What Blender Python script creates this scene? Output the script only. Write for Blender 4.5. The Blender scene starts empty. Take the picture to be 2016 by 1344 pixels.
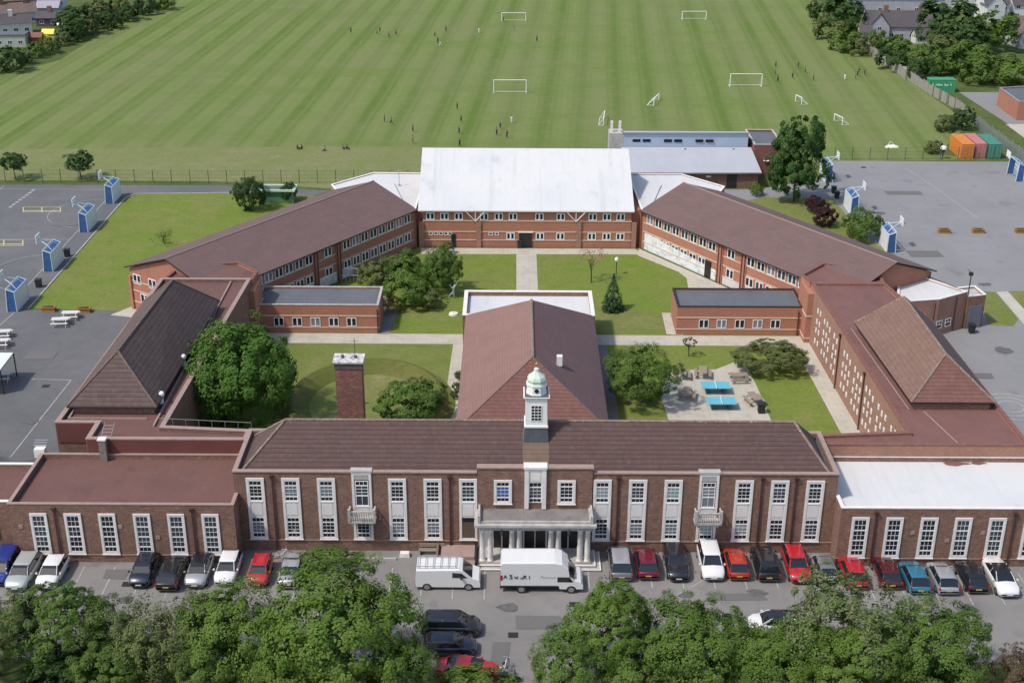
import bpy, math, random
from mathutils import Vector, Matrix
R = math.radians
scene = bpy.context.scene
col = scene.collection
rnd = random.Random(7)

# ------------------------------------------------------------------ camera, sky, sun, exposure
F, PITCH, ROLL, HC = 2588.0, R(24.1), R(0.28), 57.0
CF = Vector((0, math.cos(PITCH), -math.sin(PITCH)))
_r, _u = Vector((1, 0, 0)), Vector((0, math.sin(PITCH), math.cos(PITCH)))
CR = _r * math.cos(ROLL) + _u * math.sin(ROLL)
CU = -_r * math.sin(ROLL) + _u * math.cos(ROLL)
def ray(u, v): return CF + CR * ((u - 1008) / F) - CU * ((v - 672) / F)
CP = Vector((-1.99, -87.23, HC))
def at(u, v, z=0.0):
    "point of the place seen at pixel (u, v) of the 2016-wide photograph, at height z"
    d = ray(u, v); t = (z - HC) / d.z
    p = CP + d * t; p.z = z
    return p
def aty(u, v, y):
    d = ray(u, v); return CP + d * ((y - CP.y) / d.y)

cam_d = bpy.data.cameras.new('camera'); cam = bpy.data.objects.new('camera', cam_d); col.objects.link(cam)
cam_d.sensor_width = 36; cam_d.lens = F / 2016 * 36; cam_d.clip_start = 1; cam_d.clip_end = 3000
m3 = Matrix((CR, CU, -CF)).transposed()
cam.matrix_world = Matrix.Translation(CP) @ m3.to_4x4()
scene.camera = cam

SUN_EL, SUN_ALPHA = R(55), R(30)      # sun from the left, a little on the camera's side of the facade
sdir = Vector((-math.cos(SUN_EL) * math.cos(SUN_ALPHA), -math.cos(SUN_EL) * math.sin(SUN_ALPHA), math.sin(SUN_EL)))
world = bpy.data.worlds.new('World'); scene.world = world; world.use_nodes = True
wn = world.node_tree; wn.nodes.clear()
wo = wn.nodes.new('ShaderNodeOutputWorld'); wb = wn.nodes.new('ShaderNodeBackground'); ws = wn.nodes.new('ShaderNodeTexSky')
ws.sky_type = 'NISHITA'; ws.sun_disc = False; ws.sun_elevation = SUN_EL
ws.sun_rotation = math.atan2(sdir.x, sdir.y); ws.dust_density = 2.0; ws.altitude = 50
wb.inputs[1].default_value = 0.15
wn.links.new(ws.outputs[0], wb.inputs[0]); wn.links.new(wb.outputs[0], wo.inputs[0])
sun_d = bpy.data.lights.new('sun', 'SUN'); sun_d.energy = 2.6; sun_d.angle = R(3.5); sun_d.color = (1, 0.94, 0.86)
sun = bpy.data.objects.new('sun', sun_d); col.objects.link(sun)
sun.rotation_euler = sdir.to_track_quat('Z', 'Y').to_euler()
scene.view_settings.view_transform = 'Standard'; scene.view_settings.look = 'None'
scene.view_settings.exposure = 0.28; scene.view_settings.gamma = 1

# ------------------------------------------------------------------ materials
def N(nt, t, **k):
    n = nt.nodes.new(t)
    for a, b in k.items(): setattr(n, a, b)
    return n
class Mat:
    def __init__(s, name, base, rough=0.8, metal=0.0, spec=None, coat=0):
        s.m = bpy.data.materials.new(name); s.m.use_nodes = True
        s.nt = s.m.node_tree; s.b = s.nt.nodes['Principled BSDF']
        s.b.inputs['Base Color'].default_value = (*base, 1)
        s.b.inputs['Roughness'].default_value = rough
        s.b.inputs['Metallic'].default_value = metal
        if spec is not None: s.b.inputs['Specular IOR Level'].default_value = spec
        if coat: s.b.inputs['Coat Weight'].default_value = coat; s.b.inputs['Coat Roughness'].default_value = 0.05
        s.c = None; s.base = base
        s.tc = N(s.nt, 'ShaderNodeTexCoord')
        s.m.diffuse_color = (*base, 1)
    def coord(s, kind='Object', scale=(1, 1, 1), rot=0):
        mp = N(s.nt, 'ShaderNodeMapping'); mp.inputs['Scale'].default_value = scale
        mp.inputs['Rotation'].default_value = (0, 0, rot)
        s.nt.links.new(s.tc.outputs[kind], mp.inputs[0]); return mp.outputs[0]
    def src(s):
        if s.c is None:
            n = N(s.nt, 'ShaderNodeRGB'); n.outputs[0].default_value = (*s.base, 1); s.c = n.outputs[0]
        return s.c
    def ramp(s, fac, lo, hi, a=0.0, b=1.0):
        r = N(s.nt, 'ShaderNodeMapRange'); r.inputs[1].default_value = lo; r.inputs[2].default_value = hi
        r.inputs[3].default_value = a; r.inputs[4].default_value = b
        s.nt.links.new(fac, r.inputs[0]); return r.outputs[0]
    def mix(s, fac, col2, mode='MIX'):
        x = N(s.nt, 'ShaderNodeMix', data_type='RGBA', blend_type=mode)
        s.nt.links.new(fac, x.inputs[0]); s.nt.links.new(s.src(), x.inputs[6])
        if isinstance(col2, tuple): x.inputs[7].default_value = (*col2, 1)
        else: s.nt.links.new(col2, x.inputs[7])
        s.c = x.outputs[2]; s.nt.links.new(s.c, s.b.inputs['Base Color']); return s
    def noise(s, scale, lo, hi, col2, amt=1.0, kind='Object', st=(1, 1, 1), detail=4, rough=.6, rot=0):
        n = N(s.nt, 'ShaderNodeTexNoise'); n.inputs['Scale'].default_value = scale
        n.inputs['Detail'].default_value = detail; n.inputs['Roughness'].default_value = rough
        s.nt.links.new(s.coord(kind, st, rot), n.inputs[0])
        return s.mix(s.ramp(n.outputs['Fac'], lo, hi, 0, amt), col2)
    def voronoi(s, scale, lo, hi, col2, amt=1.0, kind='Object', st=(1, 1, 1)):
        n = N(s.nt, 'ShaderNodeTexVoronoi'); n.inputs['Scale'].default_value = scale
        s.nt.links.new(s.coord(kind, st), n.inputs[0])
        sep = N(s.nt, 'ShaderNodeSeparateColor'); s.nt.links.new(n.outputs['Color'], sep.inputs[0])
        return s.mix(s.ramp(sep.outputs[0], lo, hi, 0, amt), col2)
    def bump(s, scale, strength, dist=.02, kind='Object', st=(1, 1, 1)):
        n = N(s.nt, 'ShaderNodeTexNoise'); n.inputs['Scale'].default_value = scale; n.inputs['Detail'].default_value = 5
        s.nt.links.new(s.coord(kind, st), n.inputs[0])
        b = N(s.nt, 'ShaderNodeBump'); b.inputs['Strength'].default_value = strength; b.inputs['Distance'].default_value = dist
        s.nt.links.new(n.outputs['Fac'], b.inputs['Height']); s.nt.links.new(b.outputs[0], s.b.inputs['Normal']); return s
    def saw(s, pitch, kind='UV', axis=1):
        "0..1 sawtooth along one axis of the metric UVs"
        sep = N(s.nt, 'ShaderNodeSeparateXYZ'); s.nt.links.new(s.coord(kind), sep.inputs[0])
        d = N(s.nt, 'ShaderNodeMath', operation='DIVIDE'); d.inputs[1].default_value = pitch
        s.nt.links.new(sep.outputs[axis], d.inputs[0])
        f = N(s.nt, 'ShaderNodeMath', operation='FRACT'); s.nt.links.new(d.outputs[0], f.inputs[0]); return f.outputs[0], d.outputs[0]

def brick_mat(name, base, dark, light, mortar, amt=.8):
    m = Mat(name, base, .9)
    m.voronoi(1, .3, 1, dark, amt, 'UV', (4.2, 9, 1))
    m.voronoi(1, .72, .95, light, amt * .8, 'UV', (4.4, 8, 1))
    m.noise(.35, .45, .7, dark, .45)
    m.noise(1.3, .5, .75, light, .4, detail=6)
    bt = N(m.nt, 'ShaderNodeTexBrick'); bt.inputs['Scale'].default_value = 1
    bt.inputs['Brick Width'].default_value = .46; bt.inputs['Row Height'].default_value = .16; bt.inputs['Mortar Size'].default_value = .016
    bt.inputs['Color1'].default_value = (0, 0, 0, 1); bt.inputs['Color2'].default_value = (0, 0, 0, 1); bt.inputs['Mortar'].default_value = (1, 1, 1, 1)
    m.nt.links.new(m.coord('UV'), bt.inputs[0])
    m.mix(m.ramp(bt.outputs['Color'], 0, 1, 0, .55), mortar)
    return m.m
def tile_mat(name, base, dark, light, pitch=.37, line=.75, moss=0.0, amt=.5):
    m = Mat(name, base, .85)
    f, row = m.saw(pitch)
    m.noise(.5, .4, .7, dark, .5, detail=5)
    m.voronoi(1, .5, 1, light, amt * .7, 'UV', (3.3, 1 / pitch, 1))
    m.noise(.9, .52, .72, light, .35, 'UV', (.25, 2.7, 1))
    if moss: m.noise(3, .56, .66, (.16, .15, .08), moss, detail=6)
    a = m.ramp(f, 0.0, .28, line, 0.0)
    m.mix(a, tuple(c * .38 for c in base))
    a = m.ramp(f, .62, 1.0, 0, line * .4)
    m.mix(a, light)
    b = N(m.nt, 'ShaderNodeBump'); b.inputs['Strength'].default_value = .5; b.inputs['Distance'].default_value = .05
    m.nt.links.new(f, b.inputs['Height']); m.nt.links.new(b.outputs[0], m.b.inputs['Normal'])
    return m.m

OLD_BRICK = brick_mat('old_brick', (.215, .105, .072), (.11, .062, .047), (.30, .175, .12), (.26, .205, .165))
NEW_BRICK = brick_mat('orange_brick', (.385, .150, .090), (.29, .105, .066), (.45, .20, .12), (.42, .28, .2), .45)
COURT_BRICK = brick_mat('brown_brick', (.34, .175, .115), (.22, .10, .07), (.40, .24, .17), (.36, .26, .2), .5)
TILE = tile_mat('brown_roof_tiles', (.098, .054, .049), (.070, .040, .038), (.135, .084, .076), .37, .95, .3)
TILE_DARK = tile_mat('dark_roof_tiles', (.098, .060, .055), (.06, .038, .038), (.165, .115, .10), .42, .95, .3)
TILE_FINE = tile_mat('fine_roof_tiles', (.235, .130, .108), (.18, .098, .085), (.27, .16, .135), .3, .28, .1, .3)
TILE_NEW = tile_mat('plum_roof_tiles', (.145, .088, .080), (.11, .066, .063), (.18, .118, .108), .3, .3, .0, .35)
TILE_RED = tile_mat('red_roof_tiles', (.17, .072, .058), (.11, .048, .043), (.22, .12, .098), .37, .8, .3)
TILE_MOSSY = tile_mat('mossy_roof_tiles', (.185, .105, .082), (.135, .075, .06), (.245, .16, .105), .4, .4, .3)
TILE_PATCH = tile_mat('mossy_tile_strip', (.165, .112, .080), (.11, .07, .05), (.21, .15, .10), .37, .6, .35)
def flat_mat(name, base, dark, light, rough=.75, s=.25):
    m = (Mat(name, base, rough).noise(s, .4, .7, dark, .6, detail=6).noise(s * 4, .5, .75, light, .5, detail=6)
         .noise(9, .5, .8, dark, .25).noise(.45, .58, .64, dark, .55, detail=7))
    f, _ = m.saw(1.05, 'UV', 0); m.mix(m.ramp(f, 0, .045, .45, 0), tuple(c * .6 for c in dark))
    return m.bump(6, .2).m
FELT = flat_mat('red_brown_felt', (.150, .072, .058), (.105, .052, .045), (.185, .10, .082))
FELT_PINK = flat_mat('pinkish_felt', (.185, .088, .073), (.13, .062, .054), (.225, .12, .102))
FELT_GREY = flat_mat('grey_felt', (.115, .125, .14), (.085, .09, .10), (.16, .17, .18))
WHITE_MEMBRANE = (Mat('white_membrane', (.60, .60, .59), .7).noise(1, .56, .70, (.42, .41, .38), .4, 'UV', st=(.9, .05, 1), detail=5).noise(.35, .60, .68, (.40, .40, .38), .5, detail=8).noise(.16, .45, .7, (.50, .52, .54), .6, detail=6)
                  .noise(1, .55, .8, (.47, .48, .47), .5, st=(1.2, .12, 1), detail=6).noise(2.2, .66, .74, (.42, .40, .36), .4, detail=6)).m
def seam(m, pitch, amt, c):
    "thin welded seams across a sheet roof"
    nt = m.node_tree; bs = nt.nodes['Principled BSDF']; prev = bs.inputs['Base Color'].links[0].from_socket
    tc = N(nt, 'ShaderNodeTexCoord'); sep = N(nt, 'ShaderNodeSeparateXYZ'); nt.links.new(tc.outputs['UV'], sep.inputs[0])
    d = N(nt, 'ShaderNodeMath', operation='DIVIDE'); d.inputs[1].default_value = pitch; nt.links.new(sep.outputs[0], d.inputs[0])
    f = N(nt, 'ShaderNodeMath', operation='FRACT'); nt.links.new(d.outputs[0], f.inputs[0])
    r = N(nt, 'ShaderNodeMapRange'); r.inputs[1].default_value = 0; r.inputs[2].default_value = .05; r.inputs[3].default_value = amt; r.inputs[4].default_value = 0; nt.links.new(f.outputs[0], r.inputs[0])
    x = N(nt, 'ShaderNodeMix', data_type='RGBA'); nt.links.new(r.outputs[0], x.inputs[0]); nt.links.new(prev, x.inputs[6]); x.inputs[7].default_value = (*c, 1); nt.links.new(x.outputs[2], bs.inputs['Base Color'])
seam(WHITE_MEMBRANE, 1.5, .18, (.36, .37, .38))
GREY_METAL_ROOF = (Mat('grey_metal_roof', (.42, .43, .46), .5).noise(.3, .4, .7, (.37, .38, .41), .6)
                   .noise(1, .55, .8, (.48, .49, .52), .5, st=(2.5, .1, 1))).m
BLUE_CLAD = Mat('blue_grey_cladding', (.36, .44, .54), .45).noise(.4, .4, .7, (.44, .50, .58), .5).m
STONE = Mat('pale_stone', (.74, .70, .66), .8).noise(1.5, .45, .7, (.58, .54, .50), .6, detail=6).noise(.5, .5, .7, (.66, .62, .58), .5).m
STONE_GREY = Mat('weathered_stone', (.45, .43, .40), .85).noise(2, .4, .65, (.30, .28, .26), .7, detail=6).noise(.8, .5, .7, (.5, .48, .44), .6).m
PINK_STONE = Mat('pinkish_coping', (.33, .235, .205), .85).noise(2, .45, .7, (.24, .165, .14), .6, detail=6).m
RED_COPING = Mat('brown_coping', (.18, .075, .058), .8).noise(3, .45, .7, (.25, .135, .11), .6).m
WHITE_PAINT = Mat('white_paint', (.80, .79, .76), .45).noise(3, .5, .8, (.66, .64, .6), .4).m
WHITE_UPVC = Mat('white_window_frame', (.78, .78, .77), .4).m
CREAM = Mat('cream_band', (.62, .50, .38), .8).noise(2, .45, .7, (.52, .40, .30), .5).m
COPPER = Mat('green_copper', (.52, .60, .51), .6).noise(4, .45, .65, (.60, .68, .58), .7).noise(7, .6, .7, (.25, .33, .26), .6).m
LEAD = Mat('dark_lead', (.10, .11, .125), .55, .3).noise(3, .45, .7, (.16, .17, .19), .6).m
DARK_METAL = Mat('dark_metal', (.04, .04, .042), .5, .4).m
PIPE = Mat('dark_red_pipe', (.075, .028, .024), .55).m
GOLD = Mat('gilt_metal', (.55, .4, .12), .35, .9).m
GALV = Mat('galvanised_metal', (.55, .56, .57), .4, .7).noise(5, .4, .7, (.4, .41, .42), .6).m
def glass(name, base, rough=.08): return Mat(name, base, rough, 0, .35).noise(1.3, .4, .7, tuple(c * .6 for c in base), .7).m
GLASS = [glass('dark_pane', (.018, .022, .03)), glass('dim_pane', (.05, .06, .075)), glass('curtained_pane', (.20, .215, .235), .2),
         glass('blind_pane', (.27, .33, .33), .25), glass('blue_pane', (.05, .12, .38), .15)]
WOOD_DOOR = Mat('brown_door', (.12, .085, .055), .6).noise(3, .4, .7, (.08, .055, .04), .6, st=(8, 1, .3)).m
DARK_DOOR = Mat('dark_door', (.018, .016, .018), .35).m
TARMAC = (Mat('grey_tarmac', (.188, .178, .170), .92).noise(.12, .4, .65, (.24, .225, .212), .8, detail=5).noise(.6, .5, .72, (.14, .133, .128), .55, detail=6)
          .noise(14, .4, .7, (.225, .215, .205), .35).noise(.35, .60, .66, (.10, .098, .096), .35, detail=8)).bump(30, .25, .01).m
TARMAC_DARK = (Mat('dark_tarmac', (.105, .108, .112), .9).noise(.1, .4, .62, (.145, .142, .145), .8, detail=5).noise(.5, .5, .72, (.085, .085, .088), .6, detail=6)
               .noise(14, .4, .7, (.15, .15, .15), .3).noise(.9, .62, .68, (.07, .07, .07), .5, detail=8)).bump(30, .25, .01).m
TARMAC_PALE = (Mat('pale_tarmac', (.205, .203, .205), .9).noise(.1, .42, .62, (.238, .236, .236), .8, detail=5).noise(.7, .52, .72, (.19, .187, .188), .6, detail=7)
               .noise(14, .4, .7, (.29, .285, .28), .3).noise(.22, .60, .65, (.15, .15, .152), .55, detail=8)).bump(30, .25, .01).m
def paving():
    m = Mat('pale_paving', (.44, .41, .34), .9)
    m.voronoi(1, .4, 1, (.36, .335, .28), .6, 'Object', (1.6, 1.6, 1)).noise(.5, .45, .7, (.52, .49, .42), .6, detail=6).noise(2.5, .55, .75, (.33, .33, .24), .5, detail=6)
    for ax in (0, 1):
        f, _ = m.saw(.62, 'Object', ax); m.mix(m.ramp(f, 0, .07, .5, 0), (.25, .23, .19))
    return m.m
PAVING = paving()
def grass(name, a, b, c, fine=.35):
    return (Mat(name, a, .95, spec=.15).noise(.12, .38, .62, b, .75, detail=6).noise(.5, .48, .7, c, .6, detail=7)
            .noise(.28, .56, .70, tuple(min(.5, x * k) for x, k in zip(b, (1.25, 1.1, 1.5))), .7, detail=8)
            .noise(2.2, .42, .7, tuple(x * .68 for x in a), fine + .2, detail=8)).bump(9, .5, .06).m
LAWN = grass('lawn', (.148, .205, .034), (.19, .195, .058), (.108, .172, .024))
LAWN_DRY = grass('dry_lawn', (.150, .185, .045), (.205, .195, .075), (.11, .16, .03))
LAWN_PALE = grass('pale_field_edge', (.175, .20, .072), (.215, .215, .098), (.14, .175, .05))
LAWN_WILD = grass('rough_grass', (.075, .11, .028), (.12, .14, .045), (.05, .08, .02))
def field():
    m = Mat('mown_field_grass', (.152, .203, .058), .95, spec=.12)
    sep = N(m.nt, 'ShaderNodeSeparateXYZ'); m.nt.links.new(m.coord('Object', (1, 1, 1), R(3.6)), sep.inputs[0])
    nz = N(m.nt, 'ShaderNodeTexNoise'); nz.inputs['Scale'].default_value = .03; m.nt.links.new(m.coord(), nz.inputs[0])
    wob = N(m.nt, 'ShaderNodeMath', operation='MULTIPLY'); wob.inputs[1].default_value = .9; m.nt.links.new(nz.outputs[0], wob.inputs[0])
    ad = N(m.nt, 'ShaderNodeMath', operation='ADD'); m.nt.links.new(sep.outputs[0], ad.inputs[0]); m.nt.links.new(wob.outputs[0], ad.inputs[1])
    for per, lo, hi, amt, c in ((6.1, -.35, .35, .9, (.092, .150, .026)), (2.05, .1, .8, .3, (.21, .23, .09)), (15, -.2, .9, .4, (.185, .20, .085))):
        w = N(m.nt, 'ShaderNodeMath', operation='MULTIPLY'); w.inputs[1].default_value = 2 * math.pi / per; m.nt.links.new(ad.outputs[0], w.inputs[0])
        si = N(m.nt, 'ShaderNodeMath', operation='SINE'); m.nt.links.new(w.outputs[0], si.inputs[0])
        m.mix(m.ramp(si.outputs[0], lo, hi, 0, amt), c)
    m.noise(.022, .44, .64, (.18, .19, .085), .5, detail=5)
    m.noise(.05, .48, .62, (.115, .175, .036), .45, st=(.5, 1.6, 1), detail=6)
    m.noise(.5, .5, .75, (.225, .22, .12), .4, detail=8).noise(4, .4, .7, (.12, .145, .04), .35)
    return m.bump(8, .5, .06).m
FIELD = field()
PAINT_LINE = Mat('worn_line_paint', (.42, .42, .40), .8).noise(3, .4, .6, (.25, .25, .25), .8, detail=6).m
YELLOW_LINE = Mat('yellow_line_paint', (.52, .46, .22), .8).noise(3, .45, .65, (.3, .28, .18), .7, detail=6).m
BARK = Mat('bark', (.10, .075, .055), .95).noise(5, .4, .7, (.05, .04, .03), .7, st=(1, 1, .2)).bump(12, .8, .03).m
WOOD = Mat('weathered_wood', (.30, .24, .18), .85).noise(2, .4, .7, (.2, .16, .12), .7, st=(6, 1, 1), detail=6).m
WOOD_GREY = Mat('grey_wood', (.27, .25, .21), .9).noise(2, .4, .7, (.19, .18, .15), .7, detail=6).voronoi(1, .4, 1, (.33, .31, .27), .6, 'UV', (6, .2, 1)).m
TYRE = Mat('tyre_rubber', (.018, .018, .018), .8).m
ALLOY = Mat('wheel_rim', (.45, .45, .46), .3, .8).m
CARGLASS = Mat('car_glass', (.012, .015, .018), .05, 0, .9).m
LAMPGLASS = Mat('headlight_glass', (.75, .77, .8), .1, .3).m
REDLAMP = Mat('rear_light_red', (.45, .01, .01), .2).m
PLATE = Mat('number_plate_white', (.7, .7, .66), .5).m
PLATE_Y = Mat('number_plate_yellow', (.50, .40, .12), .5).m
BLACK_PLASTIC = Mat('black_plastic', (.02, .02, .021), .6).m
def leafm(name, base, b2, sss=.38):
    base = tuple(min(.6, x * k) for x, k in zip(base, (1.55, 1.50, 1.40))); b2 = tuple(min(.7, x * k) for x, k in zip(b2, (1.28, 1.24, 1.2)))
    m = Mat(name, base, .65, spec=.25)
    g = N(m.nt, 'ShaderNodeNewGeometry')
    m.mix(m.ramp(g.outputs['Random Per Island'], 0, 1, 0, .85), b2)
    m.noise(.35, .42, .62, tuple(x * .72 for x in base), .45)
    tr = N(m.nt, 'ShaderNodeBsdfTranslucent'); mx = N(m.nt, 'ShaderNodeMixShader'); mx.inputs[0].default_value = sss
    m.nt.links.new(m.c, tr.inputs[0]); out = m.nt.nodes['Material Output']
    m.nt.links.new(m.b.outputs[0], mx.inputs[1]); m.nt.links.new(tr.outputs[0], mx.inputs[2]); m.nt.links.new(mx.outputs[0], out.inputs[0])
    return m.m
LEAF = leafm('leaf_green', (.064, .122, .022), (.128, .190, .042))
LEAF_BRIGHT = leafm('leaf_bright', (.072, .135, .020), (.140, .205, .042))
LEAF_DARK = leafm('leaf_dark', (.030, .068, .016), (.060, .105, .028))
LEAF_OLIVE = leafm('leaf_olive', (.085, .115, .035), (.165, .185, .075))
LEAF_GREY = leafm('leaf_greyish', (.080, .118, .040), (.155, .185, .075))
LEAF_PURPLE = leafm('leaf_purple', (.035, .012, .018), (.065, .022, .03))
LEAF_PINK = leafm('blossom_pink', (.30, .13, .11), (.42, .24, .2))
LEAF_CONIFER = leafm('needle_green', (.018, .055, .02), (.04, .085, .03))

# ------------------------------------------------------------------ mesh building
class MB:
    def __init__(s): s.v = []; s.f = []; s.mi = []
    def add(s, pts, faces, mi=0):
        o = len(s.v); s.v += [tuple(p) for p in pts]
        for f in faces: s.f.append([i + o for i in f]); s.mi.append(mi)
        return s
    def poly(s, pts, mi=0): return s.add(pts, [list(range(len(pts)))], mi)
    def box(s, x0, y0, z0, x1, y1, z1, mi=0):
        p = [(x0, y0, z0), (x1, y0, z0), (x1, y1, z0), (x0, y1, z0), (x0, y0, z1), (x1, y0, z1), (x1, y1, z1), (x0, y1, z1)]
        return s.add(p, [[0, 3, 2, 1], [4, 5, 6, 7], [0, 1, 5, 4], [1, 2, 6, 5], [2, 3, 7, 6], [3, 0, 4, 7]], mi)
    def obox(s, c, ax, hx, hy, z0, z1, mi=0):
        "box centred on c (x, y), long axis ax (unit 2d), half sizes hx, hy"
        ax = Vector((ax[0], ax[1])).normalized(); ay = Vector((-ax.y, ax.x)); c = Vector((c[0], c[1]))
        q = [c + ax * (a * hx) + ay * (b * hy) for a, b in ((-1, -1), (1, -1), (1, 1), (-1, 1))]
        return s.prism(q, z0, z1, mi)
    def prism(s, poly, z0, z1, mi=0, top=True, bottom=True):
        n = len(poly); p = [(q[0], q[1], z0) for q in poly] + [(q[0], q[1], z1) for q in poly]
        f = [[i, (i + 1) % n, n + (i + 1) % n, n + i] for i in range(n)]
        if top: f.append([n + i for i in range(n)])
        if bottom: f.append(list(reversed(range(n))))
        return s.add(p, f, mi)
    def tube(s, a, b, r, seg=8, r2=None, mi=0, caps=True):
        a, b = Vector(a), Vector(b); r2 = r if r2 is None else r2
        d = (b - a).normalized(); q = d.orthogonal().normalized(); w = d.cross(q)
        p = []
        for c, rr in ((a, r), (b, r2)):
            for i in range(seg):
                t = 2 * math.pi * i / seg; p.append(c + (q * math.cos(t) + w * math.sin(t)) * rr)
        f = [[i, (i + 1) % seg, seg + (i + 1) % seg, seg + i] for i in range(seg)]
        if caps: f += [list(reversed(range(seg))), list(range(seg, 2 * seg))]
        return s.add(p, f, mi)
    def lathe(s, prof, cx=0, cy=0, seg=24, mi=0, sx=1, sy=1, rot=0):
        p = []; n = len(prof)
        for r, z in prof:
            for i in range(seg):
                t = 2 * math.pi * (i + .5) / seg + rot; p.append((cx + r * math.cos(t) * sx, cy + r * math.sin(t) * sy, z))
        f = [[k * seg + i, k * seg + (i + 1) % seg, (k + 1) * seg + (i + 1) % seg, (k + 1) * seg + i] for k in range(n - 1) for i in range(seg)]
        f.append(list(reversed(range(seg)))); f.append([(n - 1) * seg + i for i in range(seg)])
        return s.add(p, f, mi)
    def build(s, name, mat, parent=None, off=None, smooth=False):
        off = Vector((0, 0, 0)) if off is None else off
        if parent is not None and off.length == 0 and parent.get('_abs'): off = Vector(parent.location)
        me = bpy.data.meshes.new(name); me.from_pydata([tuple(Vector(v) - off) for v in s.v], [], s.f)
        mats = mat if isinstance(mat, (list, tuple)) else [mat]
        for m in mats: me.materials.append(m)
        for p, mi in zip(me.polygons, s.mi): p.material_index = mi; p.use_smooth = smooth
        uvl = me.uv_layers.new(name='UVMap').data
        for p in me.polygons:
            nrm = p.normal
            if abs(nrm.z) > .985: U, V = Vector((1, 0, 0)), Vector((0, 1, 0))
            else: U = Vector((-nrm.y, nrm.x, 0)).normalized(); V = nrm.cross(U) * (1 if nrm.cross(U).z > 0 else -1)
            for li in p.loop_indices:
                co = Vector(s.v[me.loops[li].vertex_index]); uvl[li].uv = (co.dot(U), co.dot(V))
        o = bpy.data.objects.new(name, me); col.objects.link(o)
        if parent is not None: o.parent = parent
        return o
def tag(o, label=None, cat=None, group=None, kind=None):
    if label: o['label'] = label
    if cat: o['category'] = cat
    if group: o['group'] = group
    if kind: o['kind'] = kind
    return o
def thing(name, label, cat, loc=(0, 0, 0), group=None, rz=0, absolute=False):
    o = bpy.data.objects.new(name, None); col.objects.link(o); o.empty_display_size = .3
    o.location = loc; o.rotation_euler.z = rz
    if absolute: o['_abs'] = 1
    return tag(o, label, cat, group)
def inst(src, parent, loc, rz=0, name=None, scale=None):
    "copy of an object and its children"
    c = src.copy(); c.parent = parent; c.location = loc; c.rotation_euler = (0, 0, rz)
    if scale: c.scale = scale
    col.objects.link(c)
    for ch in src.children:
        d = ch.copy(); d.parent = c; col.objects.link(d)
        for g in ch.children:
            e = g.copy(); e.parent = d; col.objects.link(e)
    return c
PROTOS = []
def proto(o): PROTOS.append(o); return o
def rel(parent, p): return Vector(p) - Vector(parent.location)
def struct(name, mb, mat, kind='structure', off=None): return tag(mb.build(name, mat, None), kind=kind)
def offset_poly(poly, d):
    "inward offset of a counter-clockwise polygon by d (mitred)"
    n = len(poly); P = [Vector((p[0], p[1])) for p in poly]; out = []
    for i in range(n):
        a, b, c = P[i - 1], P[i], P[(i + 1) % n]
        n1 = Vector((-(b - a).y, (b - a).x)).normalized(); n2 = Vector((-(c - b).y, (c - b).x)).normalized()
        k = (n1 + n2); k = k / max(.2, k.dot(n1) if k.length else 1)
        out.append(b + k * d)
    return out
def area(poly): return sum(poly[i - 1][0] * poly[i][1] - poly[i][0] * poly[i - 1][1] for i in range(len(poly))) / 2
def ccw(poly):
    poly = [(p[0], p[1]) for p in poly]; return poly if area(poly) > 0 else list(reversed(poly))
def ring(mb, a, b, z0, z1, mi=0):
    n = len(a)
    mb.add([(p[0], p[1], z0) for p in a] + [(p[0], p[1], z1) for p in a] + [(p[0], p[1], z1) for p in b] + [(p[0], p[1], z0) for p in b],
           [[i, (i + 1) % n, n + (i + 1) % n, n + i] for i in range(n)] + [[n + i, n + (i + 1) % n, 2 * n + (i + 1) % n, 2 * n + i] for i in range(n)] +
           [[2 * n + i, 2 * n + (i + 1) % n, 3 * n + (i + 1) % n, 3 * n + i] for i in range(n)] + [[3 * n + i, 3 * n + (i + 1) % n, (i + 1) % n, i] for i in range(n)], mi)
def flat_block(T, poly, zroof, zpar, wall, roof, cop, w=.22, lip=.03, ch=.08):
    poly = ccw(poly); inn = offset_poly(poly, w)
    mb = MB(); ring(mb, poly, inn, 0, zpar); mb.build('wall', wall, T)
    MB().poly([(p[0], p[1], zroof) for p in offset_poly(poly, w * .5)]).build('roof', roof, T)
    mb = MB(); ring(mb, offset_poly(poly, -lip), offset_poly(poly, w + lip), zpar, zpar + ch); mb.build('coping', cop, T)

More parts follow.
